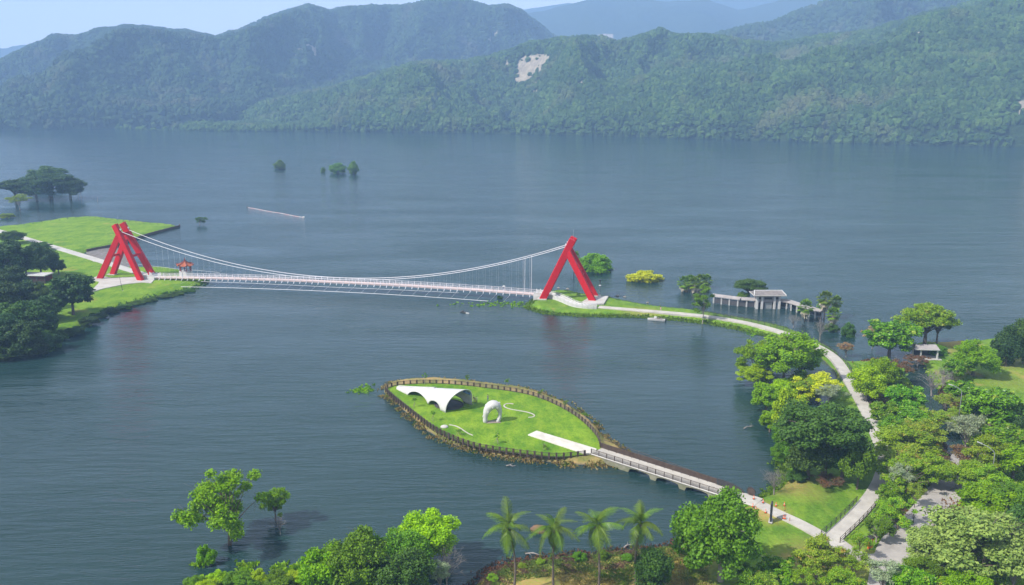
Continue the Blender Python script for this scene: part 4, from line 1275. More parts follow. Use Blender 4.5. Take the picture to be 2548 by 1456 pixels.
nz = np.array([noise.noise(Vector((p[0] * .35, p[1] * .35, 4))) for p in band])
tuft_cloud('brown_weeds', band[nz > -.02], .34, .28, mat_leaf('brown_weed', (.09, .06, .04), (.19, .13, .09), (.12, .15, .04), .52, trans=.2), rng_c, 'low brown weeds on the muddy shore behind the coconut palms', 'weeds')
tuft_cloud('green_weeds', band[nz < .06], .34, .28, mat_leaf('green_weed', (.06, .10, .03), (.15, .20, .05), None, trans=.2), rng_c, 'low green weeds on the muddy shore behind the coconut palms', 'weeds')
# weeds along the waterlines
def along(poly, n, off0, off1, rng, zone=None):
    A = np.array(poly); B = np.roll(A, -1, 0)
    L = np.hypot(*(B - A).T); k = rng.choice(len(A), n, p=L / L.sum()); t = rng.random((n, 1))
    P = A[k] + (B - A)[k] * t + rng.normal(size=(n, 2)) * .4
    P += rng.uniform(-1, 1, (n, 2)) * (abs(off1))
    if zone is not None:
        keep = np.array([zone(*proj(p[0], p[1], 0)) for p in P]); P = P[keep]
    return P
W = along(ISL, 5200, 0, 1.3, rng_c)
z, d = zmany(W, ISL, 1.0, 1.6); ins = in_poly(W[:, 0], W[:, 1], ISL); z = np.where(ins, z - .35, -.12)
keepw = ins | (rng_c.random(len(W)) < .55)
keepw &= np.array([noise.noise(Vector((p[0] * .3, p[1] * .3, 2))) for p in W]) > -.2
tuft_cloud('bank_weeds', np.column_stack([W, z])[keepw], .42, .42, mat_leaf('weed_leaf', (.20, .17, .06), (.38, .31, .13), (.13, .20, .03), .55, trans=.3), rng_c,
           'tan and green weeds round the waterline of the leaf shaped island', 'weeds')
W = along(MAIN, 30000, 0, 1.4, rng_c, lambda u, v: (1150 < u < 1760 and 1330 < v < 1470))
z, d = zmany(W, MAIN, 1.0, 3.2); ins = in_poly(W[:, 0], W[:, 1], MAIN); z = np.where(ins, z - .2, -.12)
tuft_cloud('shore_weeds', np.column_stack([W, z]), .4, .35, LM['brown'], rng_c, 'reddish brown waterside weeds below the coconut palms', 'weeds')
W = along(MAIN, 30000, 0, 1.2, rng_c, lambda u, v: (1280 < u < 1960 and 700 < v < 850) or (1890 < u < 2000 and 1150 < v < 1260))
z, d = zmany(W, MAIN, 1.0, 3.2); ins = in_poly(W[:, 0], W[:, 1], MAIN); z = np.where(ins, z - .2, -.15)
tuft_cloud('causeway_grass', np.column_stack([W, z]), .5, .4, LM['green'], rng_c, 'green grass tufts along the waterline of the causeway', 'grass')
W = along(LEFT, 6000, 0, 1.2, rng_c, lambda u, v: (120 < u < 520 and 695 < v < 900))
z, d = zmany(W, LEFT, 1.0, 3.2); ins = in_poly(W[:, 0], W[:, 1], LEFT); z = np.where(ins, z - .2, -.15)
tuft_cloud('left_bank_grass', np.column_stack([W, z]), .7, .6, LM['deep'], rng_c, 'dark green rough grass along the waterline of the left bank', 'grass')
# flooded reeds in the shallows at the lower left
reed = np.array([tuple(G(rng_c.uniform(480, 790), 1404 + abs(rng_c.normal()) * 45, -.2)) for _ in range(900)])
keep = np.array([noise.noise(Vector((p[0] * .16, p[1] * .16, 5))) > .03 for p in reed])
tuft_cloud('flooded_reeds', reed[keep], .8, .6, LM['olive'], rng_c, 'half flooded reeds in the shallows in front of the bottom bushes', 'reeds', 4)
debris = np.array([tuple(G(u, v, -.1)) for u, v in [(rng_c.normal(1250, 60), rng_c.normal(758, 4)) for _ in range(120)] + [(rng_c.normal(903, 14), rng_c.normal(972, 5)) for _ in range(60)] +
                   [(rng_c.normal(1880, 12), rng_c.normal(830, 3)) for _ in range(40)]])
tuft_cloud('floating_weed', debris, .7, .45, LM['fresh'], rng_c, 'patches of green weed floating under the bridge and beside the island', 'water weed', 4)
# ================================================================== SUSPENSION BRIDGE
nearL = G(350.4, 697.5, 1.5); nearR = G(1350.5, 743.0, 1.5)
ax = (nearR - nearL); SPAN = ax.length; ax.normalize()
nrm = Vector((-ax.y, ax.x, 0))
HW = 4.4
OL = nearL + nrm * HW; ORr = nearR + nrm * HW
BR = math.atan2(ax.y, ax.x)

def make_tower(org, outward, label):
    rz = BR if outward > 0 else BR + math.pi
    root = empty('bridge_tower', (org.x, org.y, 1.4), rz, label, 'bridge tower', 'red towers of the suspension bridge')
    S = 1
    topz, topx, ty = 22.6, 10.7, 2.5
    def at(z): return topx * z / topz, HW + (ty - HW) * z / topz
    for sd in (-1, 1):
        mb = MB()
        mb.beam((-.35, sd * (HW + .03), -.75), (topx, sd * ty, topz), 1.6, 2.4, (0, 0, 1))
        mb.build('long_leg', M['red'], root, bevel=.06)
        x, y = at(18.2); mb = MB()
        mb.beam((19.3, sd * (HW + .03), -.75), (x + .45, sd * (y + .003), 18.0), 1.46, 2.3, (0, 0, 1))
        mb.build('short_leg', M['red'], root, bevel=.06)
        mb = MB(); mb.box((-.2, sd * HW, -.05), (3.6, 2.6, .5)); mb.build('footing', M['concrete'], root, bevel=.05)
        mb = MB(); mb.box((19.2, sd * HW, -.05), (3.6, 2.6, .5)); mb.build('footing', M['concrete'], root, bevel=.05)
        mb = MB(); xc, yc = at(20.6); mb.box((xc - 1.25, sd * (yc - .1), 20.6), (1.1, .5, .7)); mb.build('cable_saddle', M['white_steel'], root)
    for sd in (-1, 1):
        for zb in (4.5, 9.0, 13.5):
            x, y = at(zb); x2, y2 = at(zb + .22); mb = MB(); t = zb / topz
            xa = -.35 + (topx + .35) * (zb + .75) / (topz + .75); xb = -.35 + (topx + .35) * (zb + 1.0) / (topz + .75)
            mb.beam((xa, sd * y, zb), (xb, sd * y2, zb + .25), 1.66, 2.46); mb.build('splice_plate', M['red'], root)
    for z, w, h in ((9.6, .9, .8), (18.6, 1.5, 1.2)):
        x, y = at(z); mb = MB(); mb.beam((x + .05, -y + .5, z), (x + .05, y - .5, z), w, h); mb.build('crossbeam', M['red'], root, bevel=.04)
    z = 9.2; t = z / 18.7; x = 19.3 + (at(18.2)[0] + .45 - 19.3) * t; y = at(z)[1]
    mb = MB(); mb.beam((x, -y + .5, z), (x, y - .5, z), .9, .8); mb.build('crossbeam', M['red'], root, bevel=.04)
    # small service ladder on the long leg and a rod at the top
    mb = MB(); x0, y0 = at(8.5); x1, y1 = at(11.5)
    mb.beam((x0 + 1.3, -y0, 8.5), (x1 + 1.3, -y1, 11.3), .25, .25); mb.build('bracket', M['red'], root)
    mb = MB(); mb.tube([(topx, 0, 19), (topx, 0, 26)], .025, 4); mb.build('lightning_rod', M['steel'], root)
    return root
make_tower(OL, -1, 'red A-shaped bridge tower on the left bank, seen at an angle with all four legs')
make_tower(ORr, 1, 'red A-shaped bridge tower on the right point, seen side on as a narrow A')

# the span
root = empty('suspension_bridge', (OL.x, OL.y, 0), BR, 'white suspension bridge with a pinkish deck hanging between the two red towers', 'bridge')
S0, S1 = 4.2, SPAN - 2.8
def deck_z(s):
    t = (s - S0) / (S1 - S0); return 2.15 + 1.45 * 4 * t * (1 - t) * .95
XL, XR = -9.9, SPAN + 9.9
def cable(s):
    t = (s - XL) / (XR - XL) * 2 - 1
    return 4.75 + 17.1 * t * t, 1.75 + .75 * t * t
n = 62
ss = [S0 + (S1 - S0) * i / n for i in range(n + 1)]
mb = MB()
vs, fs = [], []
for s in ss:
    z = deck_z(s); vs += [(s, -1.45, z), (s, 1.45, z), (s, 1.45, z - .38), (s, -1.45, z - .38)]
for i in range(n):
    a = i * 4; b = a + 4
    for k in range(4): fs.append((a + k, a + (k + 1) % 4, b + (k + 1) % 4, b + k))
fs += [(0, 1, 2, 3), (n * 4 + 3, n * 4 + 2, n * 4 + 1, n * 4)]
mb.add(vs, fs); mb.build('deck', M['pink_deck'], root)
# one post shape, shared
mb = MB()
mb.beam((0, -1.55, -.1), (0, -1.55, 1.28), .16, .16); mb.beam((0, -1.5, -.25), (0, -2.25, -.85), .2, .2); mb.beam((0, -2.25, -.95), (0, -2.25, -.55), .3, .22)
first = mb.build('rail_post', M['white_steel'], root)
pm = first.data
for i, s in enumerate(ss):
    for sd in (-1, 1):
        o = first if (i == 0 and sd == -1) else link_obj('rail_post', pm, root)
        o.location = (s, 0, deck_z(s)); o.rotation_euler = (0, 0, 0 if sd < 0 else math.pi)
for sd in (-1, 1):
    for h, r in ((1.25, .06), (.85, .03), (.45, .03), (.12, .05)):
        mb = MB(); mb.tube([(s, sd * 1.55, deck_z(s) + h) for s in ss], r, 4); mb.build('handrail' if h > 1 else 'rail', M['white_steel'], root)
    mb = MB()
    cs = [XL + .4 + (XR - XL - .8) * i / 90 for i in range(91)]
    mb.tube([(s, sd * cable(s)[1], cable(s)[0]) for s in cs], .115, 6); mb.build('main_cable', M['white_steel'], root)
    for i, s in enumerate(ss):
        if i % 1 == 0 and 0 < i < n:
            mb = MB(); cz, cy = cable(s)
            r = .07 if i in (n - 1, n - 2) else .010
            mb.tube([(s, sd * cy, cz), (s, sd * 1.6, deck_z(s) + 1.2)], r, 3, False); mb.build('hanger', M['white_steel'], root)
# wind cable on the near side with its ties
def wind(s):
    t = (s - S0) / (S1 - S0) * 2 - 1; return -(7.6 + 4.5 * t * t), 1.25 - .35 * t * t
mb = MB(); cs = [16 + (SPAN - 36) * i / 40 for i in range(41)]
mb.tube([(s, wind(s)[0], wind(s)[1]) for s in cs], .09, 5); mb.build('wind_cable', M['white_steel'], root)
mb = MB(); mb.tube([(s, -2.3, deck_z(s) - .95 - .9 * (1 - abs(2 * (s - S0) / (S1 - S0) - 1))) for s in cs[3:-4]], .06, 5); mb.build('lower_cable', M['white_steel'], root)
for i in range(6, n - 2, 2):
    s = ss[i]; y, z = wind(s - .8)
    mb = MB(); mb.tube([(s, -2.25, deck_z(s) - .9), (s - .8, y, z)], .04, 3, False); mb.build('tie_cable', M['white_steel'], root)

# abutments
def abutment(s, label, depth):
    p = OL + ax * s
    r = empty('bridge_abutment', (p.x, p.y, 0), BR, label, 'abutment', 'bridge abutments')
    mb = MB(); mb.box((0, 0, .75), (depth, 5.4, 3.1)); mb.build('block', M['white'], r, bevel=.08)
    for sd in (-1, 1):
        mb = MB(); mb.box((0, sd * 2.5, 2.75), (depth - .2, .22, .95)); mb.build('parapet', M['white'], r, bevel=.03)
        mb = MB()
        for k in range(4): mb.box((-depth / 2 + .4 + k * (depth - .8) / 3, sd * 2.5, 3.3), (.32, .3, .5))
        mb.build('parapet_post', M['white'], r)['kind'] = 'stuff'
abutment(2.2, 'white abutment block with low parapets where the bridge leaves the left bank', 5.6)
abutment(SPAN - 1.2, 'white abutment block with parapets where the bridge lands on the right point', 5.4)

# ramp on the right point
k2 = crop(1280, 560, 5.6)
ramp_px = [k2(*p) for p in ((430, 985), (520, 985), (620, 1008), (720, 1050), (820, 1105), (920, 1140), (1050, 1158), (1190, 1165))]
ramp_z = [2.4, 2.4, 2.3, 2.15, 1.95, 1.8, 1.7, 1.6]
c = smooth_poly([tuple(G(u, v, z))[:2] for (u, v), z in zip(ramp_px, ramp_z)], 2, False)
zz = list(np.interp(np.linspace(0, 1, len(c)), np.linspace(0, 1, len(ramp_z)), ramp_z))
L, R = strip_pts(c, 2.9)
p0 = c[0]; root = empty('ramp', (p0[0], p0[1], 0), 0, 'white S-curved ramp with low parapets leading from the bridge down to the causeway', 'ramp')
off = (p0[0], p0[1], 0)
mb = MB(off); vs, fs = [], []; nn = len(c)
for i in range(nn): vs += [(L[i].x, L[i].y, zz[i]), (R[i].x, R[i].y, zz[i]), (R[i].x, R[i].y, .4), (L[i].x, L[i].y, .4)]
for i in range(nn - 1):
    a = i * 4; b = a + 4
    for k in range(4): fs.append((a + k, a + (k + 1) % 4, b + (k + 1) % 4, b + k))
fs += [(0, 1, 2, 3), ((nn - 1) * 4 + 3, (nn - 1) * 4 + 2, (nn - 1) * 4 + 1, (nn - 1) * 4)]
mb.add(vs, fs); mb.build('deck', M['white'], root)
for side in (L, R):
    mb = MB(off)
    for i in range(nn - 1):
        a, b = side[i], side[i + 1]
        mb.beam((a.x, a.y, zz[i] + .35), (b.x, b.y, zz[i + 1] + .35), .14, .5)
    mb.build('parapet', M['white'], root)
    first = None
    for i in range(0, nn, 2):
        if first is None:
            q = MB(); q.box((0, 0, .45), (.26, .26, 1.15)); first = q.build('parapet_post', M['white'], root); o = first
        else: o = link_obj('parapet_post', first.data, root)
        o.location = (side[i].x - off[0], side[i].y - off[1], zz[i])
    mb = MB(off); mb.tube([(side[i].x, side[i].y, zz[i] + 1.0) for i in range(nn)], .05, 4); mb.build('handrail', M['white_steel'], root)
# footing slab at the foot of the right tower
q = [k2(*p) for p in ((985, 1075), (1060, 1030), (1290, 998), (1350, 1000), (1285, 1105), (1000, 1112))]
mb = MB(); w = D(q, 2.0); mb.prism(w, .3, 1.75); o = mb.build('tower_footing_slab', M['concrete'])
tag(o, 'grey concrete slab under the outer legs of the right red tower', 'concrete slab')

# ================================================================== ISLAND
def resample(pts, step):
    P = [Vector((p[0], p[1], 0)) for p in pts]; out = [P[0].copy()]; acc = 0
    for a, b in zip(P, P[1:]):
        L = (b - a).length; d = step - acc
        while d <= L:
            out.append(a.lerp(b, d / L)); d += step
        acc = L - (d - step)
    return out

def fence(name, pts, z, spacing, label, post=(.3, .2, 1.15), rails=(1.05,), pickets=.16, mat='brown_wood', pmat=None, group=None, kick=True):
    P = resample(pts, spacing)
    root = empty(name, (P[0].x, P[0].y, 0), 0, label, 'fence', group)
    off = Vector((P[0].x, P[0].y, 0))
    mb = MB(); mb.box((0, 0, post[2] / 2 - .2), (post[0], post[1], post[2] + .4)); me = None
    for i, p in enumerate(P):
        if me is None: o = mb.build('post', M[mat], root); me = o.data
        else: o = link_obj('post', me, root)
        d = P[min(i + 1, len(P) - 1)] - P[max(i - 1, 0)]
        o.location = (p.x - off.x, p.y - off.y, z); o.rotation_euler = (0, 0, math.atan2(d.y, d.x))
    for h in rails:
        mb = MB(off); mb.tube([(p.x, p.y, z + h) for p in P], .055, 4); mb.build('rail', M[mat], root)
    if kick:
        mb = MB(off)
        for a, b in zip(P, P[1:]): mb.beam((a.x, a.y, z + .14), (b.x, b.y, z + .14), .06, .12)
        mb.build('bottom_rail', M[mat], root)
    if pickets:
        mb = MB(off)
        for a, b in zip(P, P[1:]):
            m = int((b - a).length / pickets)
            for k in range(1, m):
                q = a.lerp(b, k / m); mb.box((q.x, q.y, z + .58), (.045, .045, .9), math.atan2((b - a).y, (b - a).x))
        mb.build('picket', M[pmat or mat], root)['kind'] = 'stuff'
    return root
fence('picket_fence', smooth_poly(D(fence_far, 1.3), 2, False), 1.3, 1.75, 'dark wooden post fence round the far side of the leaf shaped island', post=(.42, .26, 1.15), pmat='pale_wood', group='fences of the leaf shaped island')
fence('picket_fence', smooth_poly(D(fence_near, 1.3), 2, False), 1.3, 1.6, 'dark wooden post fence round the near side of the leaf shaped island', post=(.42, .26, 1.15), pmat='brown_wood', group='fences of the leaf shaped island')

# --- the shell shaped tent
tail = G(*k4(222, 212), 1.4); fl = G(*k4(716, 462), 1.4); fr = G(*k4(988, 378), 1.4)
fm = (fl + fr) / 2
def make_tent():
    root = empty('shell_canopy', (fm.x, fm.y, 1.35), 0, 'white shell shaped canopy tapering to a tail, with scalloped lower edges, on the island lawn', 'canopy')
    axis = tail - fm; Lt = axis.length; axis.normalize()
    lat0 = (fr - fl) / 2; latp = Vector((-axis.y, axis.x, 0))
    if latp.dot(lat0) < 0: latp = -latp
    ns, nt_ = 64, 36
    def surf(s, th, inset=0.0):
        w = (lat0.length - inset) * ((1 - s) ** .85 * .90 + .10); h = (5.3 - inset) * ((1 - s) ** 1.15 * .88 + .12)
        lat = (lat0.normalized() * (1 - s) + latp * s).normalized()
        over = 1.6 * math.sin(th) ** 1.5 * max(0, 1 - s * 3)
        c = axis * (s * Lt) - axis * over
        return c + lat * (-math.cos(th)) * w + Vector((0, 0, math.sin(th) ** .8 * h))
    def lift(s, near):
        a = 0
        for cc, hw, amt in (((.215, .115, 1.7), (.54, .20, 1.75)) if near else ((.25, .14, 1.6), (.56, .19, 1.6))):
            t = (s - cc) / hw; h = 5.3 * ((1 - s) ** 1.15 * .88 + .12)
            if abs(t) < 1: a = max(a, math.asin(min(.95, (amt * math.sqrt(1 - t * t) / h)) ** 1.25))
        return a
    for nm, inset in (('shell', 0.0),):
        vs, fs = [], []
        for i in range(ns + 1):
            s = i / ns; a0 = lift(s, True); a1 = math.pi - lift(s, False)
            for j in range(nt_ + 1): vs.append(surf(s, a0 + (a1 - a0) * j / nt_))
        for i in range(ns):
            for j in range(nt_):
                a = i * (nt_ + 1) + j; fs.append((a, a + 1, a + nt_ + 2, a + nt_ + 1))
        mb = MB(); mb.add(vs, fs); o = mb.build(nm, M['white'], root, True)
        sm = o.modifiers.new('thickness', 'SOLIDIFY'); sm.thickness = .16; sm.offset = 0
    # folded flap along the ridge towards the tail
    mb = MB(); vs, fs = [], []
    for i in range(25):
        s = .42 + .57 * i / 24
        for th, up in ((1.75, .18), (1.95, .34), (2.2, .30)): vs.append(surf(s, th) + Vector((0, 0, up)))
    for i in range(24):
        for j in range(2): a = i * 3 + j; fs.append((a, a + 1, a + 4, a + 3))
    mb.add(vs, fs); o = mb.build('ridge_flap', M['white'], root); sm = o.modifiers.new('thickness', 'SOLIDIFY'); sm.thickness = .1
    mb = MB(); mb.beam(surf(.02, 1.75) + Vector((0, 0, -.45)) , surf(.02, 2.45) + Vector((0, 0, -.4)), .5, .5); mb.build('hanging_banner', M['blue_panel'], root)  # dark blue banner panel hung under the shell mouth, not a lamp
    # stage under the shell
    mb = MB(); pts = []
    for k in range(28):
        a = k / 28 * 2 * math.pi
        pts.append((axis.x * 3.6 + (lat0.normalized() * math.cos(a) * 3.3 + axis * math.sin(a) * 3.6).x, axis.y * 3.6 + (lat0.normalized() * math.cos(a) * 3.3 + axis * math.sin(a) * 3.6).y))
    mb.prism(pts, 0, .35); mb.build('stage', M['floor_dark'], root)
    mb = MB(); mb.tube([(p[0], p[1], .42) for p in pts] + [(pts[0][0], pts[0][1], .42)], .09, 5, False); mb.build('stage_rim', M['brown_wood'], root)
make_tent()

# --- white sculpture
def make_sculpture():
    b = G(*k4(1180, 556), 1.4)
    root = empty('sculpture', (b.x, b.y, 1.38), .12, 'tall white rounded sculpture with an oval opening, standing on the island lawn', 'sculpture')
    q = lambda x, y: ((x - 1180) / 40.0, (556 - y) / 39.0)
    path = [(1124, 562, .62), (1126, 525, .55), (1128, 490, .58), (1136, 455, .80), (1152, 420, 1.0), (1176, 394, 1.15), (1205, 380, 1.18), (1234, 388, 1.05), (1254, 412, .82), (1266, 445, .55),
            (1270, 480, .44), (1266, 510, .46), (1252, 538, .52), (1244, 560, .5)]
    pts, rad = [], []
    for x, y, r in path: a, c_ = q(x, y); pts.append((a, 0, c_)); rad.append(r)
    mb = MB(); mb.tube(pts, rad, 14)
    bm_o = mb.build('body', M['white'], root, True)
    for v in bm_o.data.vertices: v.co.y *= 1.15
    s = bm_o.modifiers.new('smooth', 'SUBSURF'); s.levels = 1; s.render_levels = 2
    for nm, x, y, r, yy in (('snout', 1108, 492, .25, -.2), ('brow', 1140, 388, .4, -.1), ('eye_hollow', 1152, 440, .22, -1.0), ('drop', 1196, 395, .2, -1.2), ('ear', 1262, 372, .3, 0.1), ('drop', 1240, 402, .17, -1.0), ('knob', 1148, 462, .28, -.6)):
        a, c_ = q(x, y); mb = MB()
        if nm == 'drop' or nm == 'eye_hollow': mb.lathe((a, yy, c_), [(.02, .45), (r * .5, .25), (r, -.05), (r * .8, -.25), (.02, -.36)], 10)
        else: mb.lathe((a, yy, c_), [(.03, r), (r * .75, r * .7), (r, 0), (r * .75, -r * .7), (.03, -r)], 10)
        mb.build(nm, M['white'], root, True)
    mb = MB(); mb.box((.6, 0, .06), (3.4, 1.8, .12)); mb.build('plinth', M['pale_wood'], root)
make_sculpture()

# --- curved white stone lines in the lawn
def ribbon(name, px, w, label, z=1.53):
    c = smooth_poly(D([k4(*p) for p in px], z), 2, False); L, R = strip_pts(c, w); off = (c[0][0], c[0][1], 0)
    mb = MB(off); vs, fs = [], []
    for a, b in zip(L, R): vs += [(a.x, a.y, z), (b.x, b.y, z), (b.x, b.y, z - .15), (a.x, a.y, z - .15)]
    for i in range(len(L) - 1):
        a = i * 4; b = a + 4
        for k in range(4): fs.append((a + k, a + (k + 1) % 4, b + (k + 1) % 4, b + k))
    fs += [(0, 1, 2, 3), (len(vs) - 1, len(vs) - 2, len(vs) - 3, len(vs) - 4)]
    mb.add(vs, fs); o = mb.build(name, M['path']); o.location = off; tag(o, label, 'paving')
ribbon('paving_curve', [(1412, 368), (1370, 360), (1325, 370), (1312, 388), (1335, 408), (1400, 425), (1480, 438), (1560, 452), (1620, 474), (1632, 492), (1605, 504), (1565, 506)], .32,
       'S-shaped line of pale stone set in the lawn right of the sculpture')
ribbon('paving_curve', [(750, 580), (800, 588), (850, 605), (900, 640), (945, 670), (995, 690)], .26, 'short curved line of pale stone in the lawn near the front fence')
mb = MB(); b = G(*k4(703, 602), 1.5); mb.lathe((0, 0, 0), [(.9, -.1), (.95, .12), (.6, .3), (.05, .36)], 14); o = mb.build('stone_disc', M['concrete'], None, True); o.location = (b.x, b.y, 1.42)
tag(o, 'low pale stone disc in the lawn at the end of the short curved line', 'stone')

# --- staked saplings
def sapling(x, y, hpx, label, bent=0.0):
    u, v = k4(x, y); p = G(u, v, 1.4); s = ppm(u, v); H = hpx / 4.11 / s
    root = empty('sapling', (p.x, p.y, 1.35), x, label, 'young tree', 'staked saplings on the island')
    rng = np.random.default_rng(int(x)); mb = MB(); mb.tube([(0, 0, 0), (.05, .05, H * .6), (.1, 0, H)], [.05, .035, .015], 4)
    for k in range(7):
        z = H * rng.uniform(.5, .95); a = rng.uniform(0, 6.28); mb.tube([(0.05, 0, z), (math.cos(a) * .5, math.sin(a) * .5, z + .3)], [.015, .006], 3, False)
    mb.build('trunk', M['bark_pale'], root)
    C = [(rng.normal() * .3, rng.normal() * .3, H * rng.uniform(.62, 1.0)) for _ in range(8)]
    V, F = clump_leaves(C, [(.32, .32, .25)] * 8, 170, .16, rng); link_obj('crown', np_mesh('sapling_crown', V, F, LM['green']), root)
    for k in range(3):
        a = k * 2.09; mb = MB(); mb.tube([(math.cos(a) * .75, math.sin(a) * .75, 0), (math.cos(a) * .08, math.sin(a) * .08, 1.35)], .035, 4); mb.build('stake', M['pale_wood'], root)
for x, y, h, lb in ((497, 172, 120, 'staked sapling at the far fence behind the tail of the canopy'), (938, 172, 110, 'staked sapling at the far fence behind the canopy mouth'),
                    (1345, 215, 110, 'staked sapling at the far fence above the S-shaped line'), (1690, 310, 90, 'staked sapling at the far fence, fourth from the left'),
                    (1945, 430, 100, 'staked sapling at the far fence towards the bridge'), (2150, 545, 100, 'leafiest staked sapling at the far fence near the bridge'),
                    (398, 400, 100, 'staked sapling at the near fence below the canopy tail'), (585, 545, 100, 'staked sapling at the near fence below the canopy foot'),
                    (850, 690, 60, 'small sapling beside the short curved stone line'), (1245, 778, 120, 'staked sapling at the near fence in front of the sculpture'),
                    (1730, 840, 60, 'low staked sapling beside the white paving')):
    sapling(x, y, h, lb)

# ================================================================== ISLAND FOOTBRIDGE
M['algae'] = mat_plain('algae_concrete', (.24, .23, .17), (.12, .13, .07), .6, .9, .1)
def make_footbridge():
    a = G(*k4(2262, 850), 1.6); b = G(*k5(1530, 655), 1.6)
    d = (b - a); Lb = d.length; rz = math.atan2(d.y, d.x)
    root = empty('footbridge', (a.x, a.y, 0), rz, 'low concrete footbridge with arches and dark railings from the island to the shore', 'footbridge')
    W = 3.7; z0 = 1.45
    n = 40
    def top(t): return 1.55
    mb = MB(); vs, fs = [], []
    for i in range(n + 1):
        t = i / n; x = Lb * t; z = top(t); vs += [(x, -W / 2, z), (x, W / 2, z), (x, W / 2, z - .32), (x, -W / 2, z - .32)]
    for i in range(n):
        p = i * 4; q = p + 4
        for k in range(4): fs.append((p + k, p + (k + 1) % 4, q + (k + 1) % 4, q + k))
    fs += [(0, 1, 2, 3), (n * 4 + 3, n * 4 + 2, n * 4 + 1, n * 4)]
    mb.add(vs, fs); mb.build('deck', M['path'], root)
    for sd in (-1, 1):
        mb = MB(); mb.tube([(Lb * i / n, sd * (W / 2 + .06), top(i / n) - .1) for i in range(n + 1)], .16, 4); mb.build('edge_beam', M['concrete'], root)
    # arches: spandrels on both sides between piers
    piers = [0.0, .235, .41, .59, .765, 1.0]
    for k in range(5):
        x0, x1 = Lb * piers[k], Lb * piers[k + 1]
        for sd in (-1, 1):
            mb = MB(); vs, fs = [], []; m = 14
            for i in range(m + 1):
                t = i / m; x = x0 + (x1 - x0) * t; zt = top(x / Lb) - .3
                arch = .2 + .9 * math.sqrt(max(0, 1 - (2 * t - 1) ** 2)) if .12 < t < .88 else -.35
                if k in (0, 4): arch = -.3
                for yy in (sd * (W / 2 - .25), sd * (W / 2 - .02)): vs += [(x, yy, zt), (x, yy, min(arch, zt - .12))]
            for i in range(m):
                p = i * 4; q = p + 4
                fs += [(p, q, q + 1, p + 1), (p + 2, p + 3, q + 3, q + 2), (p + 1, q + 1, q + 3, p + 3), (p, p + 2, q + 2, q)]
            fs += [(0, 1, 3, 2), (m * 4, m * 4 + 2, m * 4 + 3, m * 4 + 1)]
            mb.add(vs, fs); mb.build('arch', M['algae'], root)
    for t in piers[1:-1]:
        mb = MB(); mb.box((Lb * t, 0, .1), (.7, W - .2, 2.2)); mb.build('pier', M['algae'], root)
    # railings
    for sd, x1, pk in ((-1, Lb * .80, .16), (1, Lb * .74, .11)):
        m = int(x1 / 2.0); hh = 1.15 if sd < 0 else 1.3; first = None
        for i in range(m + 1):
            x = x1 * i / m
            if first is None:
                q = MB(); q.box((0, 0, hh / 2), (.13, .13, hh)); first = q.build('railing_post', M['brown_wood'], root); o = first
            else: o = link_obj('railing_post', first.data, root)
            o.location = (x, sd * (W / 2 + .04), top(x / Lb))
        for h in (hh - .03, .16):
            mb = MB(); mb.tube([(x1 * i / 30, sd * (W / 2 + .04), top(x1 * i / 30 / Lb) + h) for i in range(31)], .05, 4); mb.build('handrail' if h > 1 else 'bottom_rail', M['brown_wood'], root)
        mb = MB(); k = int(x1 / pk)
        for i in range(k): x = x1 * i / k; mb.box((x, sd * (W / 2 + .04), top(x / Lb) + hh / 2 + .05), (.05 if sd < 0 else .10, .03, hh - .25))
        mb.build('baluster', M['brown_wood'], root)['kind'] = 'stuff'
    # curved dark panel and round ring at the shore end of the far railing
    mb = MB(); x0, x1 = Lb * .745, Lb * .90; vs, fs = [], []
    for i in range(13):
        t = i / 12; x = x0 + (x1 - x0) * t; h = 1.35 * math.sqrt(max(0, 1 - t ** 2.2)) + .06
        for yy in (W / 2, W / 2 + .09): vs += [(x, yy, top(x / Lb)), (x, yy, top(x / Lb) + h)]
    for i in range(12):
        p = i * 4; q = p + 4; fs += [(p, q, q + 1, p + 1), (p + 2, p + 3, q + 3, q + 2), (p + 1, q + 1, q + 3, p + 3)]
    mb.add(vs, fs); mb.build('end_panel', M['dark_metal'], root)
    mb = MB(); cx = Lb * .935
    mb.tube([(cx + .85 * math.cos(a_), W / 2 + .05, 2.35 + .85 * math.sin(a_)) for a_ in np.linspace(0, 6.283, 19)], .1, 5, False); mb.build('ring', M['dark_metal'], root)
    mb = MB(); pts = [(cx + .8 * math.cos(a_), 2.35 + .8 * math.sin(a_)) for a_ in np.linspace(0, 6.283, 19)[:-1]]
    vs = [(x, W / 2 + .03, z) for x, z in pts] + [(x, W / 2 + .08, z) for x, z in pts]; k = len(pts)
    mb.add(vs, [tuple(range(k)), tuple(range(2 * k - 1, k - 1, -1))]); mb.build('ring_plate', M['brown_wood'], root)
make_footbridge()
# thin guard rail behind the footbridge on the little spit
fence('guard_rail', D([k5(*p) for p in ((235, 150), (300, 172), (400, 205), (560, 262), (800, 345), (1000, 420), (1150, 470))], .9), .35, 3.2,
      'thin dark guard rail running behind the footbridge', post=(.09, .09, 1.1), rails=(1.05, .6), pickets=0, mat='brown_wood', kick=False)

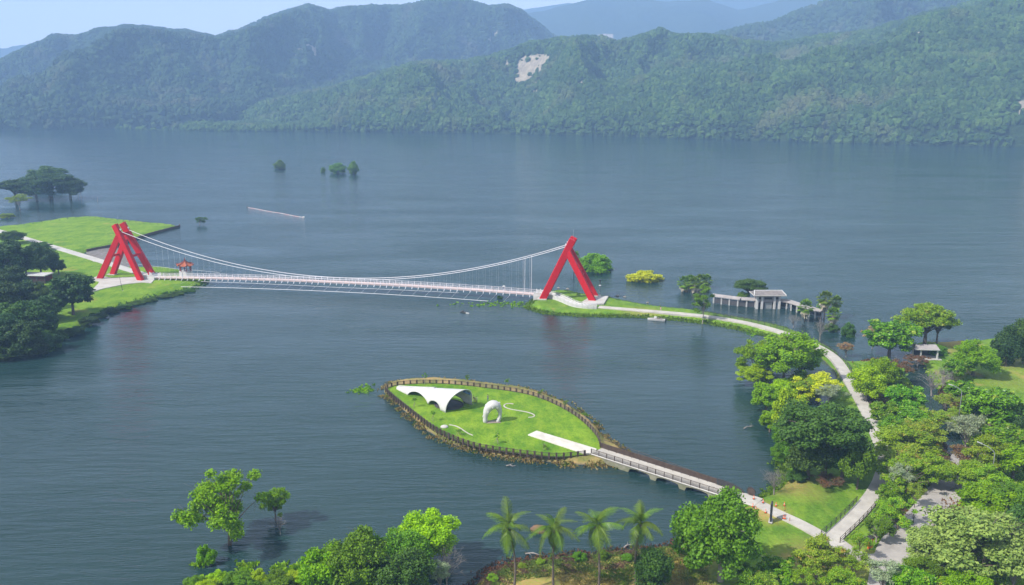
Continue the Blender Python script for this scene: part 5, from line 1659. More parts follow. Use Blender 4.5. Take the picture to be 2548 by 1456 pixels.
# ================================================================== FLOODED GATE BUILDING
k3 = crop(1560, 640, 4.11)
def gable(mb, a, b, half, ze, zr, over=.0):
    a, b = Vector((a[0], a[1], 0)), Vector((b[0], b[1], 0)); d = (b - a).normalized(); s = Vector((-d.y, d.x, 0)) * half
    up = lambda p, z: (p.x, p.y, z)
    vs = [up(a - s, ze), up(a, zr), up(a + s, ze), up(b - s, ze), up(b, zr), up(b + s, ze), up(a - s, ze - .22), up(a + s, ze - .22), up(b - s, ze - .22), up(b + s, ze - .22)]
    mb.add(vs, [(0, 3, 4, 1), (1, 4, 5, 2), (0, 1, 2, 7, 6), (3, 8, 9, 5, 4), (0, 6, 8, 3), (2, 5, 9, 7), (6, 7, 9, 8)])
def make_gate():
    c = G(*k3(1468, 530), 0)
    root = empty('gate_building', (c.x, c.y, 0), 0, 'flooded grey gate building with a tiled roof and pale columns standing in the lake', 'building')
    s = ppm(*k3(1468, 530)) * 4.11 / 1.0  # enlarged pixels per metre
    s = FPX / depth(*k3(1468, 530)) * 1.0047 * 4.11
    X = lambda x: (x - 1468) / s
    W = 4.55
    for x in (1348, 1398, 1525, 1575):
        mb = MB(); mb.box((X(x), -2.0, 1.8), (.75, .8, 6.4)); mb.build('column', M['white'], root, bevel=.03)
    for x in (1358, 1568):
        mb = MB(); mb.box((X(x), 2.2, 1.8), (.75, .8, 6.4)); mb.build('column', M['white'], root, bevel=.03)
    mb = MB(); mb.box((X(1463), -.3, 3.75), (8.6, 3.0, 2.8)); mb.build('upper_wall', M['tile_gray'], root, bevel=.03)
    mb = MB(); mb.box((X(1463), 1.0, .9), (8.0, .25, 3.4)); mb.build('back_wall', M['dark_room'], root)
    mb = MB(); mb.box((X(1466), -1.6, .9), (2.6, .15, 2.6)); mb.build('gate_panel', M['steel'], root)
    for x in (1376, 1551):
        f = MB(); f.box((X(x), -1.84, 3.95), (1.15, .1, 1.15)); fr_ = f.build('window', M['white'], root)
        f = MB(); f.box((X(x), -1.90, 3.95), (.9, .06, .9)); f.build('pane', M['dark_metal'], fr_)
    mb = MB(); mb.box((X(1462), -1.86, 3.9), (2.7, .12, .75)); mb.build('plaque', M['dark_metal'], root)
    # roof: white rimmed, hipped, grey tiles
    x0, x1, y0, y1, ze, zr = X(1302), X(1635), -3.4, 3.6, 5.35, 6.4
    mb = MB(); mb.box(((x0 + x1) / 2, .1, 5.2), (x1 - x0, y1 - y0, .26)); mb.build('eaves', M['concrete'], root, bevel=.03)
    mb = MB(); mb.add([(x0 + .15, y0 + .15, ze), (x1 - .15, y0 + .15, ze), (x1 - .15, y1 - .15, ze), (x0 + .15, y1 - .15, ze), (x0 + 1.0, 0, zr), (x1 - 1.0, 0, zr)],
                      [(0, 1, 5, 4), (2, 3, 4, 5), (1, 2, 5), (3, 0, 4), (3, 2, 1, 0)]); mb.build('roof', M['tile_dark'], root)
    mb = MB(); mb.beam((x0 + .8, 0, zr + .05), (x1 - .8, 0, zr + .05), .35, .35)
    mb.build('ridge', M['white'], root)
    for sx in (0, 1):
        xa = x0 + .2 if sx == 0 else x1 - .2; xb = x0 + 1.0 if sx == 0 else x1 - 1.0
        mb = MB(); mb.beam((xa, y0 + .2, ze + .08), (xb, 0, zr + .08), .3, .25); mb.build('hip', M['white'], root)
    # roof ribs (rows of tiles)
    mb = MB()
    k = 30
    for i in range(k):
        x = x0 + 1 + (x1 - x0 - 2) * i / (k - 1); mb.beam((x, y0 + .3, ze + .03), (x, -.1, zr + .03), .09, .07)
    mb.build('tile_row', M['tile_gray'], root)['kind'] = 'stuff'
    # corridors
    for nm, px in (('corridor', ((1345, 520), (1200, 512), (1060, 494), (912, 474))), ('corridor', ((1600, 530), (1690, 538), (1850, 590), (2040, 650)))):
        P = [tuple(G(*k3(*p), 0) - c)[:2] for p in px]
        mb = MB()
        for a, b in zip(P, P[1:]): gable(mb, a, b, 1.95, 2.75, 3.35)
        r = mb.build('corridor_roof', M['tile_gray'], root)
        R_ = resample(P, 3.0)
        first = None
        for i, p in enumerate(R_):
            dd = R_[min(i + 1, len(R_) - 1)] - R_[max(i - 1, 0)]; sv = Vector((-dd.y, dd.x, 0)).normalized() * 1.5
            for sg in (-1, 1):
                if first is None:
                    q = MB(); q.box((0, 0, 1.0), (.42, .42, 3.1)); first = q.build('column', M['white'], root); o = first
                else: o = link_obj('column', first.data, root)
                o.location = (p.x + sv.x * sg, p.y + sv.y * sg, 0)
        mb = MB()
        for a, b in zip(R_, R_[1:]):
            d_ = (b - a).normalized(); sv = Vector((-d_.y, d_.x, 0)) * 1.3
            mb.beam((a.x + sv.x, a.y + sv.y, 1.1), (b.x + sv.x, b.y + sv.y, 1.1), .12, 2.0)
        mb.build('rear_wall', M['dark_room'], root)
make_gate()

# ================================================================== PAVILIONS AND SHELTERS
def pavilion_red():
    u, v = 463, 687; p = G(u, v, 1.2)
    root = empty('pavilion', (p.x, p.y, 2.9), BR, 'small pavilion with an upturned red and orange roof beside the left end of the bridge', 'pavilion')
    mb = MB(); mb.lathe((0, 0, 0), [(3.1, -2.4), (3.0, .5), (2.9, .55)], 6); mb.build('base', M['white'], root)
    R = 2.3
    for k in range(6):
        a = math.pi / 3 * k + .2; mb = MB(); mb.tube([(R * math.cos(a), R * math.sin(a), .4), (R * math.cos(a), R * math.sin(a), 3.2)], .2, 8); mb.build('column', M['red_brown'], root)
    # roof: six concave panels with upturned corners
    for k in range(6):
        a0, a1 = math.pi / 3 * k + .2, math.pi / 3 * (k + 1) + .2; m = 5; vs, fs = [], []
        for i in range(m + 1):
            t = i / m
            for j in range(5):
                q = j / 4; a = a0 + (a1 - a0) * q; cor = abs(q - .5) * 2
                r = (.12 + 3.55 * t) * (1 - .13 * (1 - cor ** 2) * 1) ; z = 5.2 - 2.3 * (t ** .62) + .55 * (cor ** 3) * t ** 3
                vs.append((r * math.cos(a), r * math.sin(a), z))
        for i in range(m):
            for j in range(4): p0 = i * 5 + j; fs.append((p0, p0 + 1, p0 + 6, p0 + 5))
        mb = MB(); mb.add(vs, fs); o = mb.build('roof_panel', M['tile_orange'], root); sm = o.modifiers.new('t', 'SOLIDIFY'); sm.thickness = .14
        mb = MB(); mb.tube([((.12 + 3.62 * t) * math.cos(a0), (.12 + 3.62 * t) * math.sin(a0), 5.28 - 2.3 * (t ** .62) + .6 * t ** 3) for t in np.linspace(0, 1, 7)], [.14] * 6 + [.2], 5); mb.build('roof_ridge', M['red_brown'], root)
    mb = MB(); mb.lathe((0, 0, 5.1), [(.25, 0), (.28, .2), (.12, .35), (.22, .6), (.1, .85), (.03, 1.2)], 8); mb.build('finial', M['red_brown'], root)
pavilion_red()
k6 = crop(1800, 720, 3.033)
def pavilion_grey():
    u, v = k6(1570, 543); p = G(u, v, 1.2); s = ppm(u, v) * 3.033
    root = empty('open_shelter', (p.x, p.y, 1.1), -.08, 'small grey roofed shelter with four white posts among trees on the right shore', 'shelter')
    X = lambda x: (x - 1570) / s
    mb = MB(); mb.box((0, 2.1, .1), (8.0, 5.4, .35)); mb.build('floor', M['concrete'], root)
    for x, y in ((X(1485), 2.4), (X(1520), 0), (X(1640), 0), (X(1600), 4.2), (X(1500), 4.2)):
        mb = MB(); mb.box((x, y, 1.75), (.38, .38, 3.2)); mb.build('post', M['white'], root)
    mb = MB(); mb.box((X(1565), 3.9, 1.7), (5.2, .15, 2.8)); mb.build('back_wall', M['dark_room'], root)
    mb = MB(); mb.add([(X(1470), -.6, 3.3), (X(1650), -.6, 3.3), (X(1655), 5.0, 3.3), (X(1480), 5.0, 3.3), (X(1490), 1.6, 4.3), (X(1640), 1.6, 4.3)],
                      [(0, 1, 5, 4), (2, 3, 4, 5), (1, 2, 5), (3, 0, 4), (3, 2, 1, 0)]); mb.build('roof', M['tile_gray'], root)
    mb = MB(); mb.box((X(1560), -.62, 3.25), (X(1650) - X(1470), .12, .25)); mb.build('fascia', M['white'], root)
pavilion_grey()
def shelter_left():
    u, v = 84, 706; p = G(u, v, 1.2)
    root = empty('low_shelter', (p.x, p.y, 1.1), -.1, 'low shelter with a pale roof among the dark trees on the left bank', 'shelter')
    mb = MB(); mb.box((0, 2.2, 3.6), (11.5, 6.0, .4)); mb.build('roof', M['white'], root, bevel=.05)
    for x in (-5, -1.7, 1.7, 5):
        mb = MB(); mb.box((x, 0, 1.6), (.3, .3, 3.6)); mb.build('post', M['brown_wood'], root)
    mb = MB(); mb.box((0, 4.6, 1.7), (10.5, .2, 3.3)); mb.build('rear_wall', M['red_brown'], root)
    for k in range(5):
        mb = MB(); mb.box((0, .05, .5 + k * .42), (10.2, .08, .22)); mb.build('slat', M['brown_wood'], root)
shelter_left()
# ================================================================== FENCES ON LAND
def offset_line(px, z, off):
    c = smooth_poly(D(px, z), 1, False); L, R = strip_pts(c, abs(off) * 2); return [tuple(p) for p in (L if off > 0 else R)]
# (path runs from the lower junction away towards the bridge)
fence('path_fence', offset_line(PATH_B[10:20], 1.5, -1.75), 1.5, 2.6, 'thin dark wire fence along the lake side of the causeway path', post=(.09, .09, 1.15), rails=(1.1, .7, .35), pickets=0, mat='dark_metal', kick=False)
fence('path_fence', offset_line(PATH_B[0:4], 1.5, 1.7), 1.5, 2.2, 'dark railing on the lawn side of the straight path end', post=(.1, .1, 1.15), rails=(1.1, .7, .35), pickets=0, mat='dark_metal', kick=False)
fence('path_fence', offset_line(PATH_B[0:4], 1.5, -1.75), 1.5, 2.2, 'brown railing on the grove side of the straight path end', post=(.1, .1, 1.1), rails=(1.05, .6), pickets=0, mat='brown_wood', kick=False)
# low kerb of hedge-dark edging right of the path
c = offset_line(PATH_B[4:12], 1.3, -1.85)
mb = MB((c[0][0], c[0][1], 0))
for a, b in zip(c, c[1:]): mb.beam((a[0], a[1], 1.5), (b[0], b[1], 1.5), .3, .55)
o = mb.build('edging_wall', M['brown_wood']); o.location = (c[0][0], c[0][1], 0); tag(o, 'low dark edging wall along the right side of the causeway path', 'low wall')
fence('path_fence', D([kl(1400, 430), kl(1600, 455), kl(1800, 478), kl(1900, 486), kl(2020, 494), (555, 685)], 1.0), 1.0, 2.4, 'thin grey rail behind the red roofed pavilion reaching out over the water', post=(.08, .08, 1.1), rails=(1.0,), pickets=0, mat='steel', kick=False)
# posts round the square lawn on the left
fld = D([(60, 561), (212, 539), (330, 554), (440, 563), (372, 584), (292, 610), (222, 624)], 1.3)
P = resample(fld, 5.5); first = None
root = empty('field_fence', (P[0].x, P[0].y, 1.2), 0, 'row of short thin posts round the square lawn on the left', 'fence')
for p in P:
    if first is None:
        q = MB(); q.box((0, 0, .5), (.18, .18, 1.3)); first = q.build('post', M['brown_wood'], root); o = first
    else: o = link_obj('post', first.data, root)
    o.location = (p.x - P[0].x, p.y - P[0].y, 0)
w = D([(216, 627), (290, 612.5), (370, 586), (447, 565.5), (447, 562)], 0)
mb = MB((w[0][0], w[0][1], 0))
for a, b in zip(w, w[1:]): mb.beam((a[0], a[1], .45), (b[0], b[1], .45), .6, 1.7)
o = mb.build('retaining_wall', M['brown_wood']); o.location = (w[0][0], w[0][1], 0); tag(o, 'dark retaining wall along the near edge of the square lawn', 'retaining wall')

# ================================================================== LAMPS, POLES, SIGNS
def street_lamp(head, elbow, foot, label):
    p = G(*foot, 1.3); s = ppm(*foot)
    z = 4.0
    while proj(p.x, p.y, z)[1] > elbow[1] and z < 14: z += .1
    H = z - 1.3; dx = (head[0] - elbow[0]) / s; dz = (elbow[1] - head[1]) / s
    root = empty('street_lamp', (p.x, p.y, 1.2), 0, label, 'street lamp', 'street lamps in the right grove')
    mb = MB(); mb.tube([(0, 0, 0), (0, 0, H * .9), (-.08, 0, H * .97), (-.35, 0, H + .15), (dx * .5, 0, H + dz * .55), (dx, 0, H + dz * .9)], [.14, .1, .09, .08, .07, .06], 7); mb.build('pole', M['steel'], root, True)
    mb = MB(); mb.beam((dx + .1, 0, H + dz * .9), (dx - .85, 0, H + dz * 1.1), .34, .16); mb.build('lamp_head', M['white'], root)
    mb = MB(); mb.box((0, 0, .15), (.5, .5, .3)); mb.build('base', M['concrete'], root)
street_lamp((2357, 957), (2382, 972), (2383, 1062), 'grey curved street lamp in the upper part of the right grove')
street_lamp((2428, 1100), (2463, 1124), (2464, 1214), 'grey curved street lamp in the lower part of the right grove')
p = G(*kl(1240, 675), 1.3); root = empty('pole', (p.x, p.y, 1.2), 0, 'thin dark pole on the grass in front of the left tower plaza', 'pole')
mb = MB(); mb.tube([(0, 0, 0), (-.7, 0, 5.6)], [.09, .05], 5); mb.build('shaft', M['dark_metal'], root)
mb = MB(); mb.lathe((0, 0, 0), [(.25, 0), (.22, .15), (.1, .2)], 8); mb.build('base', M['concrete'], root)
# black post with white foot standing in the lake
p = G(*k2(1233, 868), 0); root = empty('marker_post', (p.x, p.y, 0), 0, 'black lamp-like post with a white foot standing in the lake', 'marker post')
mb = MB(); mb.lathe((0, 0, 0), [(.35, -.5), (.35, .1), (.55, .15), (.5, .35), (.3, .45)], 10); mb.build('foot', M['white'], root)
mb = MB(); mb.lathe((0, 0, .4), [(.25, 0), (.2, .3), (.16, 1.5), (.2, 1.7)], 10); mb.build('shaft', M['dark_metal'], root)
mb = MB(); mb.lathe((0, 0, 2.1), [(.2, 0), (.34, .15), (.34, .5), (.1, .75), (.03, .95)], 10); mb.build('head', M['dark_metal'], root)
# tall dark sign seen edge-on
k7 = crop(1640, 1240, 4.55)
p = G(*k7(1305, 278), 1.5); root = empty('sign_board', (p.x, p.y, 1.4), 1.2, 'tall dark blue sign board standing edge-on beside the lawn path', 'sign')
mb = MB(); mb.box((0, 0, 1.85), (1.5, .3, 3.7)); mb.build('frame', M['dark_metal'], root, bevel=.03)
mb = MB(); mb.box((.02, -.17, 2.0), (1.2, .05, 2.9)); mb.build('panel', M['blue_panel'], root)
mb = MB(); mb.box((.02, .17, 2.0), (1.2, .05, 2.9)); mb.build('panel', M['blue_panel'], root)
mb = MB(); mb.box((0, 0, .05), (1.9, .7, .18)); mb.build('base', M['concrete'], root)
# orange notice frame
k8 = crop(2000, 1000, 3.144)
p = G(*k8(550, 1165), 1.5); root = empty('notice_frame', (p.x, p.y, 1.4), .5, 'orange notice frame with a dark figure cut-out on the grass by the road', 'sign')
for x in (-.45, .45):
    mb = MB(); mb.box((x, 0, .95), (.24, .2, 1.7)); mb.build('side', M['orange'], root)
for z in (.3, 1.75):
    mb = MB(); mb.box((0, 0, z), (.68, .18, .26)); mb.build('bar', M['orange'], root)
mb = MB(); mb.box((0, 0, 1.0), (.5, .08, 1.1)); mb.build('inner_panel', M['brown_wood'], root)
mb = MB(); mb.box((0, .3, 2.0), (1.7, 1.0, .1)); mb.build('roof', M['dark_metal'], root)
for x in (-.05,):
    mb = MB(); mb.box((x, 0, .1), (.16, .16, .5)); mb.build('leg', M['brown_wood'], root)

# ---- traffic cones: one built, the rest copied
def cone(loc, label):
    r = empty('traffic_cone', loc, 0, label, 'traffic cone', 'orange cones round the footbridge end')
    mb = MB(); mb.box((0, 0, .03), (.5, .5, .06)); mb.build('base', M['rubber'], r)
    mb = MB(); mb.lathe((0, 0, .06), [(.2, 0), (.15, .3)], 10); mb.build('body', M['orange'], r)
    mb = MB(); mb.lathe((0, 0, .06), [(.15, .3), (.11, .5)], 10); mb.build('white_band', M['white'], r)
    mb = MB(); mb.lathe((0, 0, .06), [(.11, .5), (.05, .85)], 10); mb.build('top', M['orange'], r)
    r.scale = (.85, .85, .85)
    return r
spots = [((1112, 40), 'orange cone standing in front of the dark ring of the footbridge'), ((1218, 82), 'orange cone right of the dark ring, at the end of the far railing'),
         ((1366, 105), 'orange cone on the grass right of the tall sign'), ((1460, 100), 'orange cone farthest right on the dry grass'),
         ((1100, 130), 'orange cone at the near side of the footbridge end, leftmost'), ((1132, 148), 'orange cone at the near side of the footbridge end, second'),
         ((1247, 182), 'orange cone left of the tall sign'), ((1448, 258), 'orange cone in the shadow tip of the tall sign'), ((1468, 262), 'orange cone touching the one in the sign shadow, on its right')]
c0 = None
for i, (xy, lb) in enumerate(spots):
    q = G(*k7(*xy), 1.5); z = 1.62 if i in (0, 1, 4) else max(land_z(q.x, q.y), 1.3) + .03
    if i == 7 or i == 8: z = 1.5
    if c0 is None: c0 = cone((q.x, q.y, z), lb)
    else:
        r = copy_tree(c0); r.location = (q.x, q.y, z); r['label'] = lb
    if i in (7,): pass
for xy, lb in (((1465, 160), 'thin yellow post on the grass below the rightmost cone'), ((1520, 290), 'thin yellow post beside the lawn path right of the sign')):
    q = G(*k7(*xy), 1.4); r = empty('marker_stick', (q.x, q.y, 1.25), 0, lb, 'marker post', 'thin yellow posts on the lawn')
    mb = MB(); mb.lathe((0, 0, 0), [(.06, 0), (.06, .9), (.03, 1.0)], 6); mb.build('shaft', M['tile_orange'], r)
    mb = MB(); mb.lathe((0, 0, 0), [(.16, 0), (.15, .08)], 8); mb.build('foot', M['rubber'], r)

# ================================================================== BOATS AND FLOATS
def boat(u, v, rz, L, label, group=None):
    p = G(u, v, 0); r = empty('boat', (p.x, p.y, 0), rz, label, 'boat', group)
    def hull(mb, z0, z1, k, inset):
        secs = [(-.5, .8), (-.3, .95), (0, 1.0), (.25, .85), (.4, .5), (.5, .04)]
        vs, fs = [], []
        for x, w in secs:
            w = w * L * .17 - inset; w = max(w, .02)
            vs += [(x * L * k, -w * .7, z0), (x * L * k, w * .7, z0), (x * L * k, w, z1), (x * L * k, -w, z1)]
        for i in range(len(secs) - 1):
            a = i * 4; b = a + 4
            for j in range(4): fs.append((a + j, a + (j + 1) % 4, b + (j + 1) % 4, b + j))
        fs += [(0, 1, 2, 3), tuple(len(vs) - 1 - j for j in range(4))]; mb.add(vs, fs)
    mb = MB(); hull(mb, -.25, .55, 1, 0); mb.build('hull', M['white'], r, bevel=.03)
    mb = MB(); hull(mb, .56, .60, .86, .2); mb.build('deck', M['tile_gray'], r)
    mb = MB(); mb.box((.05 * L, 0, .9), (.16 * L, .16 * L, .65)); mb.build('console', M['white'], r, bevel=.08)
    mb = MB(); mb.beam((.11 * L, 0, 1.15), (.16 * L, 0, .95), .14 * L, .05); mb.build('windscreen', M['dark_metal'], r)
    for x in (-.12, -.26):
        mb = MB(); mb.box((x * L, 0, .78), (.07 * L, .18 * L, .32)); mb.build('seat', M['pale_wood'], r, bevel=.04)
    mb = MB(); mb.box((-.54 * L, 0, .65), (.07 * L, .08 * L, .6)); mb.box((-.55 * L, 0, .1), (.04 * L, .03 * L, .7)); mb.build('outboard_motor', M['dark_metal'], r, bevel=.03)
    return r
boat(1633, 797, math.radians(158), 6.2, 'small white motor boat moored by the grass of the causeway')
boat(940, 324.5, .1, 9, 'tiny white boat near the far shore, left of the middle', 'tiny boats far away')
boat(2285, 346, .3, 9, 'tiny white boat near the far shore at the right', 'tiny boats far away')
def raft():
    p = G(1157, 778, 0); r = empty('raft', (p.x, p.y, 0), -.4, 'small dark float with a pale block drifting below the bridge', 'float')
    mb = MB(); mb.box((-.6, 0, .1), (2.2, 1.0, .3)); mb.build('float_body', M['dark_metal'], r, bevel=.05)
    mb = MB(); mb.box((-.9, .1, .45), (.6, .5, .5)); mb.build('box', M['dark_metal'], r, bevel=.05)
    mb = MB(); mb.box((1.4, -.8, .12), (1.3, .5, .3)); mb.build('pale_block', M['white'], r, bevel=.05)
raft()
# floating boom
a, b = G(616, 516.5, 0), G(756, 541.5, 0)
r = empty('floating_boom', a, 0, 'long straight pink and white floating boom in the open lake', 'floating boom')
pinkm = mat_plain('pink_float', (.5, .28, .27), (.5, .42, .42), .6, .6, .3)
nb = 26; first = None
for i in range(nb):
    t = (i + .5) / nb; q = (b - a) * t; q += Vector((0, math.sin(i * .5) * .4, 0))
    if first is None:
        mb = MB(); Ls = (b - a).length / nb * .9; mb.tube([(-Ls / 2, 0, .0), (Ls / 2, 0, .0)], .22, 8); first = mb.build('float', pinkm, r, True); o = first
    else: o = link_obj('float', first.data, r)
    o.location = q; o.rotation_euler = (0, 0, math.atan2((b - a).y, (b - a).x))
    if i % 4 == 0: o.material_slots[0].link = 'OBJECT'; o.material_slots[0].material = M['white']
for t in (0, 1):
    mb = MB(); q = (b - a) * t; mb.lathe(q, [(.7, -.3), (.8, .3), (.5, .7), (.1, .8)], 10); mb.build('end_buoy', M['dark_metal'] if t == 0 else M['white'], r)

# stakes standing in the far left water
for i, (u, v, h) in enumerate(((196, 497, 14), (243, 502, 12), (202, 494, 18))):
    q = G(u, v, 0); s = ppm(u, v); rr = empty('stake', q, 0, ['short stake in the water beside the dark flooded trees', 'lone stake in the water right of the flooded trees', 'taller pale stake in front of the flooded trees'][i], 'stake', 'stakes at the far left')
    mb = MB(); mb.tube([(0, 0, -1), (.1, 0, h / s)], [.2, .12], 5); mb.build('shaft', M['bark_pale'] if i == 2 else M['bark'], rr)

# fallen branches and driftwood by the palm shore and dark dead wood near the island
def driftwood(u, v, L, rz, label, mat='bark_dead'):
    q = G(u, v, 0); rng = np.random.default_rng(int(u)); r = empty('driftwood', (q.x, q.y, .1), rz, label, 'driftwood', 'driftwood at the water edge')
    mb = MB(); mb.tube([(-L / 2, 0, 0), (0, .2, .3), (L / 2, 0, .2)], [.16, .12, .05], 5); mb.build('log', M[mat], r)
    for k in range(4):
        x = rng.uniform(-L / 3, L / 2); mb = MB(); mb.tube([(x, .1, .2), (x + rng.uniform(.3, 1), rng.uniform(-1, 1), rng.uniform(.3, 1.0))], [.06, .015], 4); mb.build('branch', M[mat], r)
driftwood(1325, 1382, 2.6, -.3, 'pale fallen branch at the water edge between the first two palms')
driftwood(1562, 1362, 1.6, .4, 'white bleached branch in the water left of the fourth palm')
driftwood(1268, 1162, 1.6, -.5, 'thin branch in the water below the island')
driftwood(1860, 1066, 2.0, .3, 'pale branch in the water beside the great dark tree')
# brown rock seen behind the palms
p = G(1341, 1322, 0); bm = bmesh.new(); bmesh.ops.create_icosphere(bm, subdivisions=3, radius=1)
for v_ in bm.verts:
    n_ = noise.noise(v_.co * 1.5); v_.co *= 1 + .3 * n_; v_.co.x *= 1.5; v_.co.z *= .95
me = bpy.data.meshes.new('boulder'); bm.to_mesh(me); bm.free(); me.materials.append(mat_plain('brown_rock', (.20, .12, .075), (.10, .065, .045), .8, .9, .1, 0, .5, .1))
o = link_obj('boulder', me); o.location = (p.x, p.y, .3); tag(o, 'brown mound in the water behind the first and second coconut palms', 'rock')
# stones along the causeway point and shore
rngs = np.random.default_rng(4)
bm = bmesh.new(); bmesh.ops.create_icosphere(bm, subdivisions=2, radius=.5)
for v_ in bm.verts: v_.co *= 1 + .35 * noise.noise(v_.co * 3)
me = bpy.data.meshes.new('shore_stone'); bm.to_mesh(me); bm.free(); me.materials.append(M['rock'])
st = [(k2(1480, 1010), 1.6), (k2(1580, 1025), 1.3), (k2(1900, 1105), 1.2), (k2(650, 900), 1.3), (k2(780, 915), 1.5), (k2(1815, 1140), 1.0)]
lbs = ['dark stone in the water behind the grey tower slab', 'flat stone in the water right of the grey tower slab', 'small stone in the water off the causeway grass', 'stone in the water behind the right abutment, left one',
       'stone in the water behind the right abutment, right one', 'pale stone on the lake side grass of the causeway']
for ((u, v), s_), lb in zip(st, lbs):
    q = G(u, v, 0); o = link_obj('shore_stone', me); o.location = (q.x, q.y, .1); o.scale = (s_, s_ * .8, s_ * .6); tag(o, lb, 'stone', 'stones round the right point')

# ================================================================== PEOPLE
SKIN = mat_plain('skin', (.45, .27, .19), (.40, .24, .17), 3, .6, .3)
HAIR = mat_plain('hair', (.02, .015, .012), (.03, .02, .018), 5, .5, .3)
CL = {'white': M['white'], 'black': M['rubber'], 'blue': mat_plain('blue_cloth', (.06, .12, .30), (.04, .09, .24), 3, .9, .1), 'grey': mat_plain('grey_cloth', (.22, .23, .25), (.16, .17, .18), 3, .9, .1),
      'pink': mat_plain('pink_cloth', (.6, .3, .32), (.5, .25, .28), 3, .9, .1)}
def skin_body(joints, bones, name, mats, parent, zone):
    me = bpy.data.meshes.new(name); me.from_pydata([j[0] for j in joints], bones, [])
    ob = bpy.data.objects.new(name, me); COL.objects.link(ob)
    md = ob.modifiers.new('skin', 'SKIN'); sub = ob.modifiers.new('sub', 'SUBSURF'); sub.levels = 2
    for i, j in enumerate(joints):
        sv = me.skin_vertices[0].data[i]; sv.radius = (j[1], j[2] if len(j) > 2 else j[1]); sv.use_root = (i == 0)
    dg = bpy.context.evaluated_depsgraph_get(); new = bpy.data.meshes.new_from_object(ob.evaluated_get(dg))
    bpy.data.objects.remove(ob)
    new.materials.clear()
    for m in mats: new.materials.append(m)
    for p in new.polygons: p.use_smooth = True; p.material_index = zone(p.center)
    return link_obj(name, new, parent)

def person(loc, rz, label, shirt, trousers, pose='stand', group=None, arms=(.3, .2)):
    r = empty('person', loc, rz, label, 'person', group)
    if pose == 'sit':
        J = [((0, 0, .62), .15, .11), ((0, .02, .85), .15, .1), ((0, .03, 1.1), .17, .1), ((0, .02, 1.24), .055), ((0, -.01, 1.33), .075), ((0, -.01, 1.44), .09),
             ((-.10, -.02, .60), .09), ((-.14, -.42, .60), .065), ((-.14, -.38, .2), .045), ((-.14, -.5, .12), .035),
             ((.10, -.02, .60), .09), ((.14, -.42, .60), .065), ((.14, -.38, .2), .045), ((.14, -.5, .12), .035),
             ((-.19, .02, 1.12), .05), ((-.26, -.12, .92), .04), ((-.25, -.42, .95), .032), ((-.25, -.52, .95), .03),
             ((.19, .02, 1.12), .05), ((.26, -.12, .92), .04), ((.25, -.42, .95), .032), ((.25, -.52, .95), .03)]
        hip, sh, cuff = .56, 1.16, .0
    else:
        a, b = arms
        J = [((0, 0, .92), .14, .1), ((0, 0, 1.15), .135, .09), ((0, 0, 1.38), .165, .1), ((0, 0, 1.5), .05), ((0, -.01, 1.57), .07), ((0, -.01, 1.68), .085),
             ((-.09, 0, .86), .085), ((-.11, -.03, .48), .06), ((-.12, .03, .1), .04), ((-.12, -.12, .04), .035),
             ((.09, 0, .86), .085), ((.11, .05, .48), .06), ((.12, .1, .1), .04), ((.12, -.04, .04), .035),
             ((-.19, 0, 1.4), .05), ((-.25, -a * .2, 1.14), .04), ((-.24, -a * .9, .95 + a * .3), .03), ((-.23, -a * 1.1, .88 + a * .35), .028),
             ((.19, 0, 1.4), .05), ((.25, -b * .2, 1.14), .04), ((.24, -b * .9, .95 + b * .3), .03), ((.23, -b * 1.1, .88 + b * .35), .028)]
        hip, sh, cuff = .9, 1.45, .12
    B = [(0, 1), (1, 2), (2, 3), (3, 4), (4, 5), (0, 6), (6, 7), (7, 8), (8, 9), (0, 10), (10, 11), (11, 12), (12, 13), (2, 14), (14, 15), (15, 16), (16, 17), (2, 18), (18, 19), (19, 20), (20, 21)]
    def zone(c):
        if c.z > sh + .02 or (abs(c.x) > .2 and c.z < sh - .3 and c.z > (.75 if pose != 'sit' else .85)): return 0
        return 1 if c.z > hip else 2
    skin_body(J, B, 'body', [SKIN, CL[shirt], CL[trousers]], r, zone)
    hz = 1.44 if pose == 'sit' else 1.69
    mb = MB(); mb.lathe((0, .02, hz), [(.095, -.06), (.108, .0), (.095, .06), (.05, .105), (.01, .115)], 10); mb.build('hair', HAIR, r, True)
    return r
q = G(*k4(1150, 338), 1.45); person((q.x, q.y, 1.43), .4, 'person in a pale shirt and dark trousers standing behind the white sculpture', 'grey', 'blue')
q = G(*k4(1018, 365), 1.45); person((q.x, q.y, 1.43), -.6, 'person in black standing at the right foot of the white canopy', 'black', 'black')
q = G(*k4(1036, 360), 1.45); person((q.x, q.y, 1.43), 2.0, 'person in grey and black beside the one in black at the canopy', 'grey', 'black')
q = G(*k4(1004, 350), 1.45); person((q.x, q.y, 1.43), .9, 'person in dark clothes nearest the canopy shell', 'black', 'grey')
q = OL + ax * (S1 - 13.2) + nrm * .2
pu = person((q.x, q.y, deck_z(S1 - 13.2)), 1.2, 'person in blue under a white umbrella on the bridge deck', 'blue', 'pink', arms=(.5, .2))
um = empty('umbrella', (q.x + .15, q.y - .2, deck_z(S1 - 13.2) + 1.1), 0, 'open white umbrella held by the person on the bridge', 'umbrella')
mb = MB(); mb.tube([(0, 0, 0), (0, 0, 1.15)], .015, 5); mb.build('shaft', M['steel'], um)
mb = MB(); mb.lathe((0, 0, 1.0), [(.62, -.12), (.6, -.08), (.4, .06), (.15, .16), (.02, .2)], 8); mb.build('canopy', M['white'], um)
q = OL + ax * (S1 - 17.2) - nrm * .1; person((q.x, q.y, deck_z(S1 - 17.2)), -1.4, 'person in dark clothes walking on the bridge left of the umbrella', 'grey', 'black')
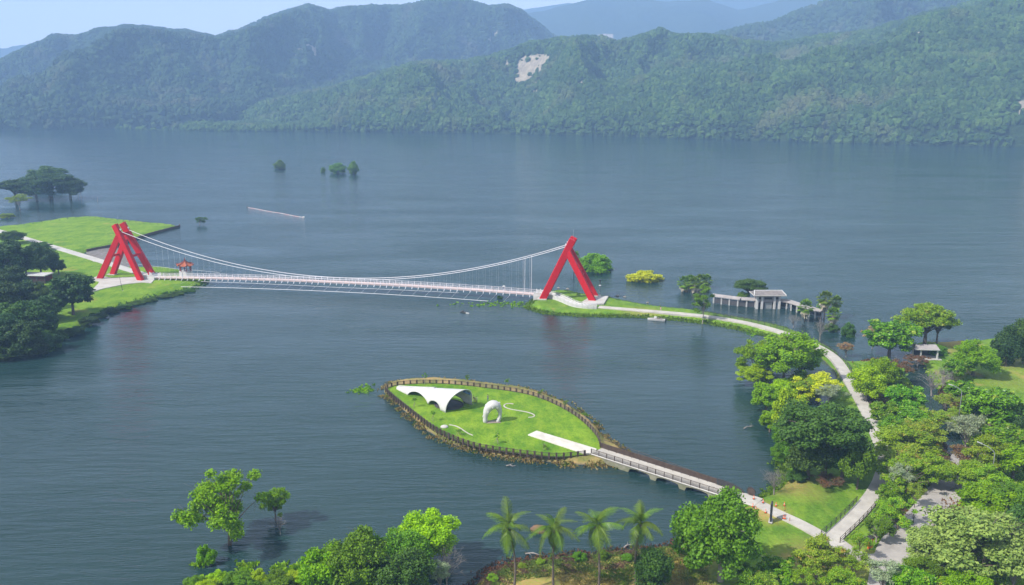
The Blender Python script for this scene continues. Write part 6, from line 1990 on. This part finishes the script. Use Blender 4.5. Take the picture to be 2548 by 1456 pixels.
q = OL + ax * (S0 + 12) + nrm * .3; person((q.x, q.y, deck_z(S0 + 12)), -1.4, 'person in blue on the bridge deck beside the red roofed pavilion', 'blue', 'blue')
q = G(317, 660, 1.4); person((q.x, q.y, 1.3), .3, 'person in white standing between the legs of the left tower', 'white', 'white')
q = G(*k3(375, 560), 1.5); person((q.x, q.y, 1.45), .3, 'person in white and pink at the edge of the causeway path above the boat', 'pink', 'white', 'sit')

# ---- scooter with rider
def scooter():
    u, v = k8(885, 972); p = G(u, v, 1.42); p.z = 1.42
    r = empty('motor_scooter', p, math.radians(-30), 'black motor scooter ridden along the park road', 'motor scooter')
    for y, nm in ((-.62, 'front_wheel'), (.62, 'rear_wheel')):
        mb = MB(); mb.tube([(0, y + .21 * math.cos(a_), .27 + .21 * math.sin(a_)) for a_ in np.linspace(0, 6.283, 17)], .07, 6, False); w_ = mb.build(nm, M['rubber'], r)
        mb = MB(); mb.tube([(-.05, y, .27), (.05, y, .27)], .14, 10); mb.build('rim', M['steel'], w_)
    mb = MB(); mb.beam((0, -.3, .3), (0, .3, .3), .34, .1); mb.build('footboard', M['dark_metal'], r, bevel=.02)
    mb = MB(); mb.beam((0, -.32, .3), (0, -.52, 1.0), .4, .1); mb.build('front_shield', M['dark_metal'], r, bevel=.03)
    mb = MB(); mb.beam((0, .15, .48), (0, .85, .62), .32, .38, w2=.2, h2=.2); mb.build('body', M['dark_metal'], r, bevel=.05)
    mb = MB(); mb.beam((0, .08, .74), (0, .78, .80), .3, .1); mb.build('seat', M['rubber'], r, bevel=.03)
    mb = MB(); mb.tube([(-.34, -.42, 1.05), (0, -.5, 1.0), (.34, -.42, 1.05)], .025, 5); mb.build('handlebar', M['steel'], r)
    mb = MB(); mb.lathe((0, -.62, .92), [(.03, -.08), (.09, -.05), (.09, .05), (.03, .08)], 8); mb.build('headlight', M['white'], r)
    R_ = Matrix.Rotation(math.radians(-30), 3, 'Z'); o_ = R_ @ Vector((0, .32, .18))
    person((p.x + o_.x, p.y + o_.y, p.z + o_.z), math.radians(-30), 'rider in a pale shirt and dark trousers sitting on the black scooter', 'grey', 'black', 'sit')
scooter()
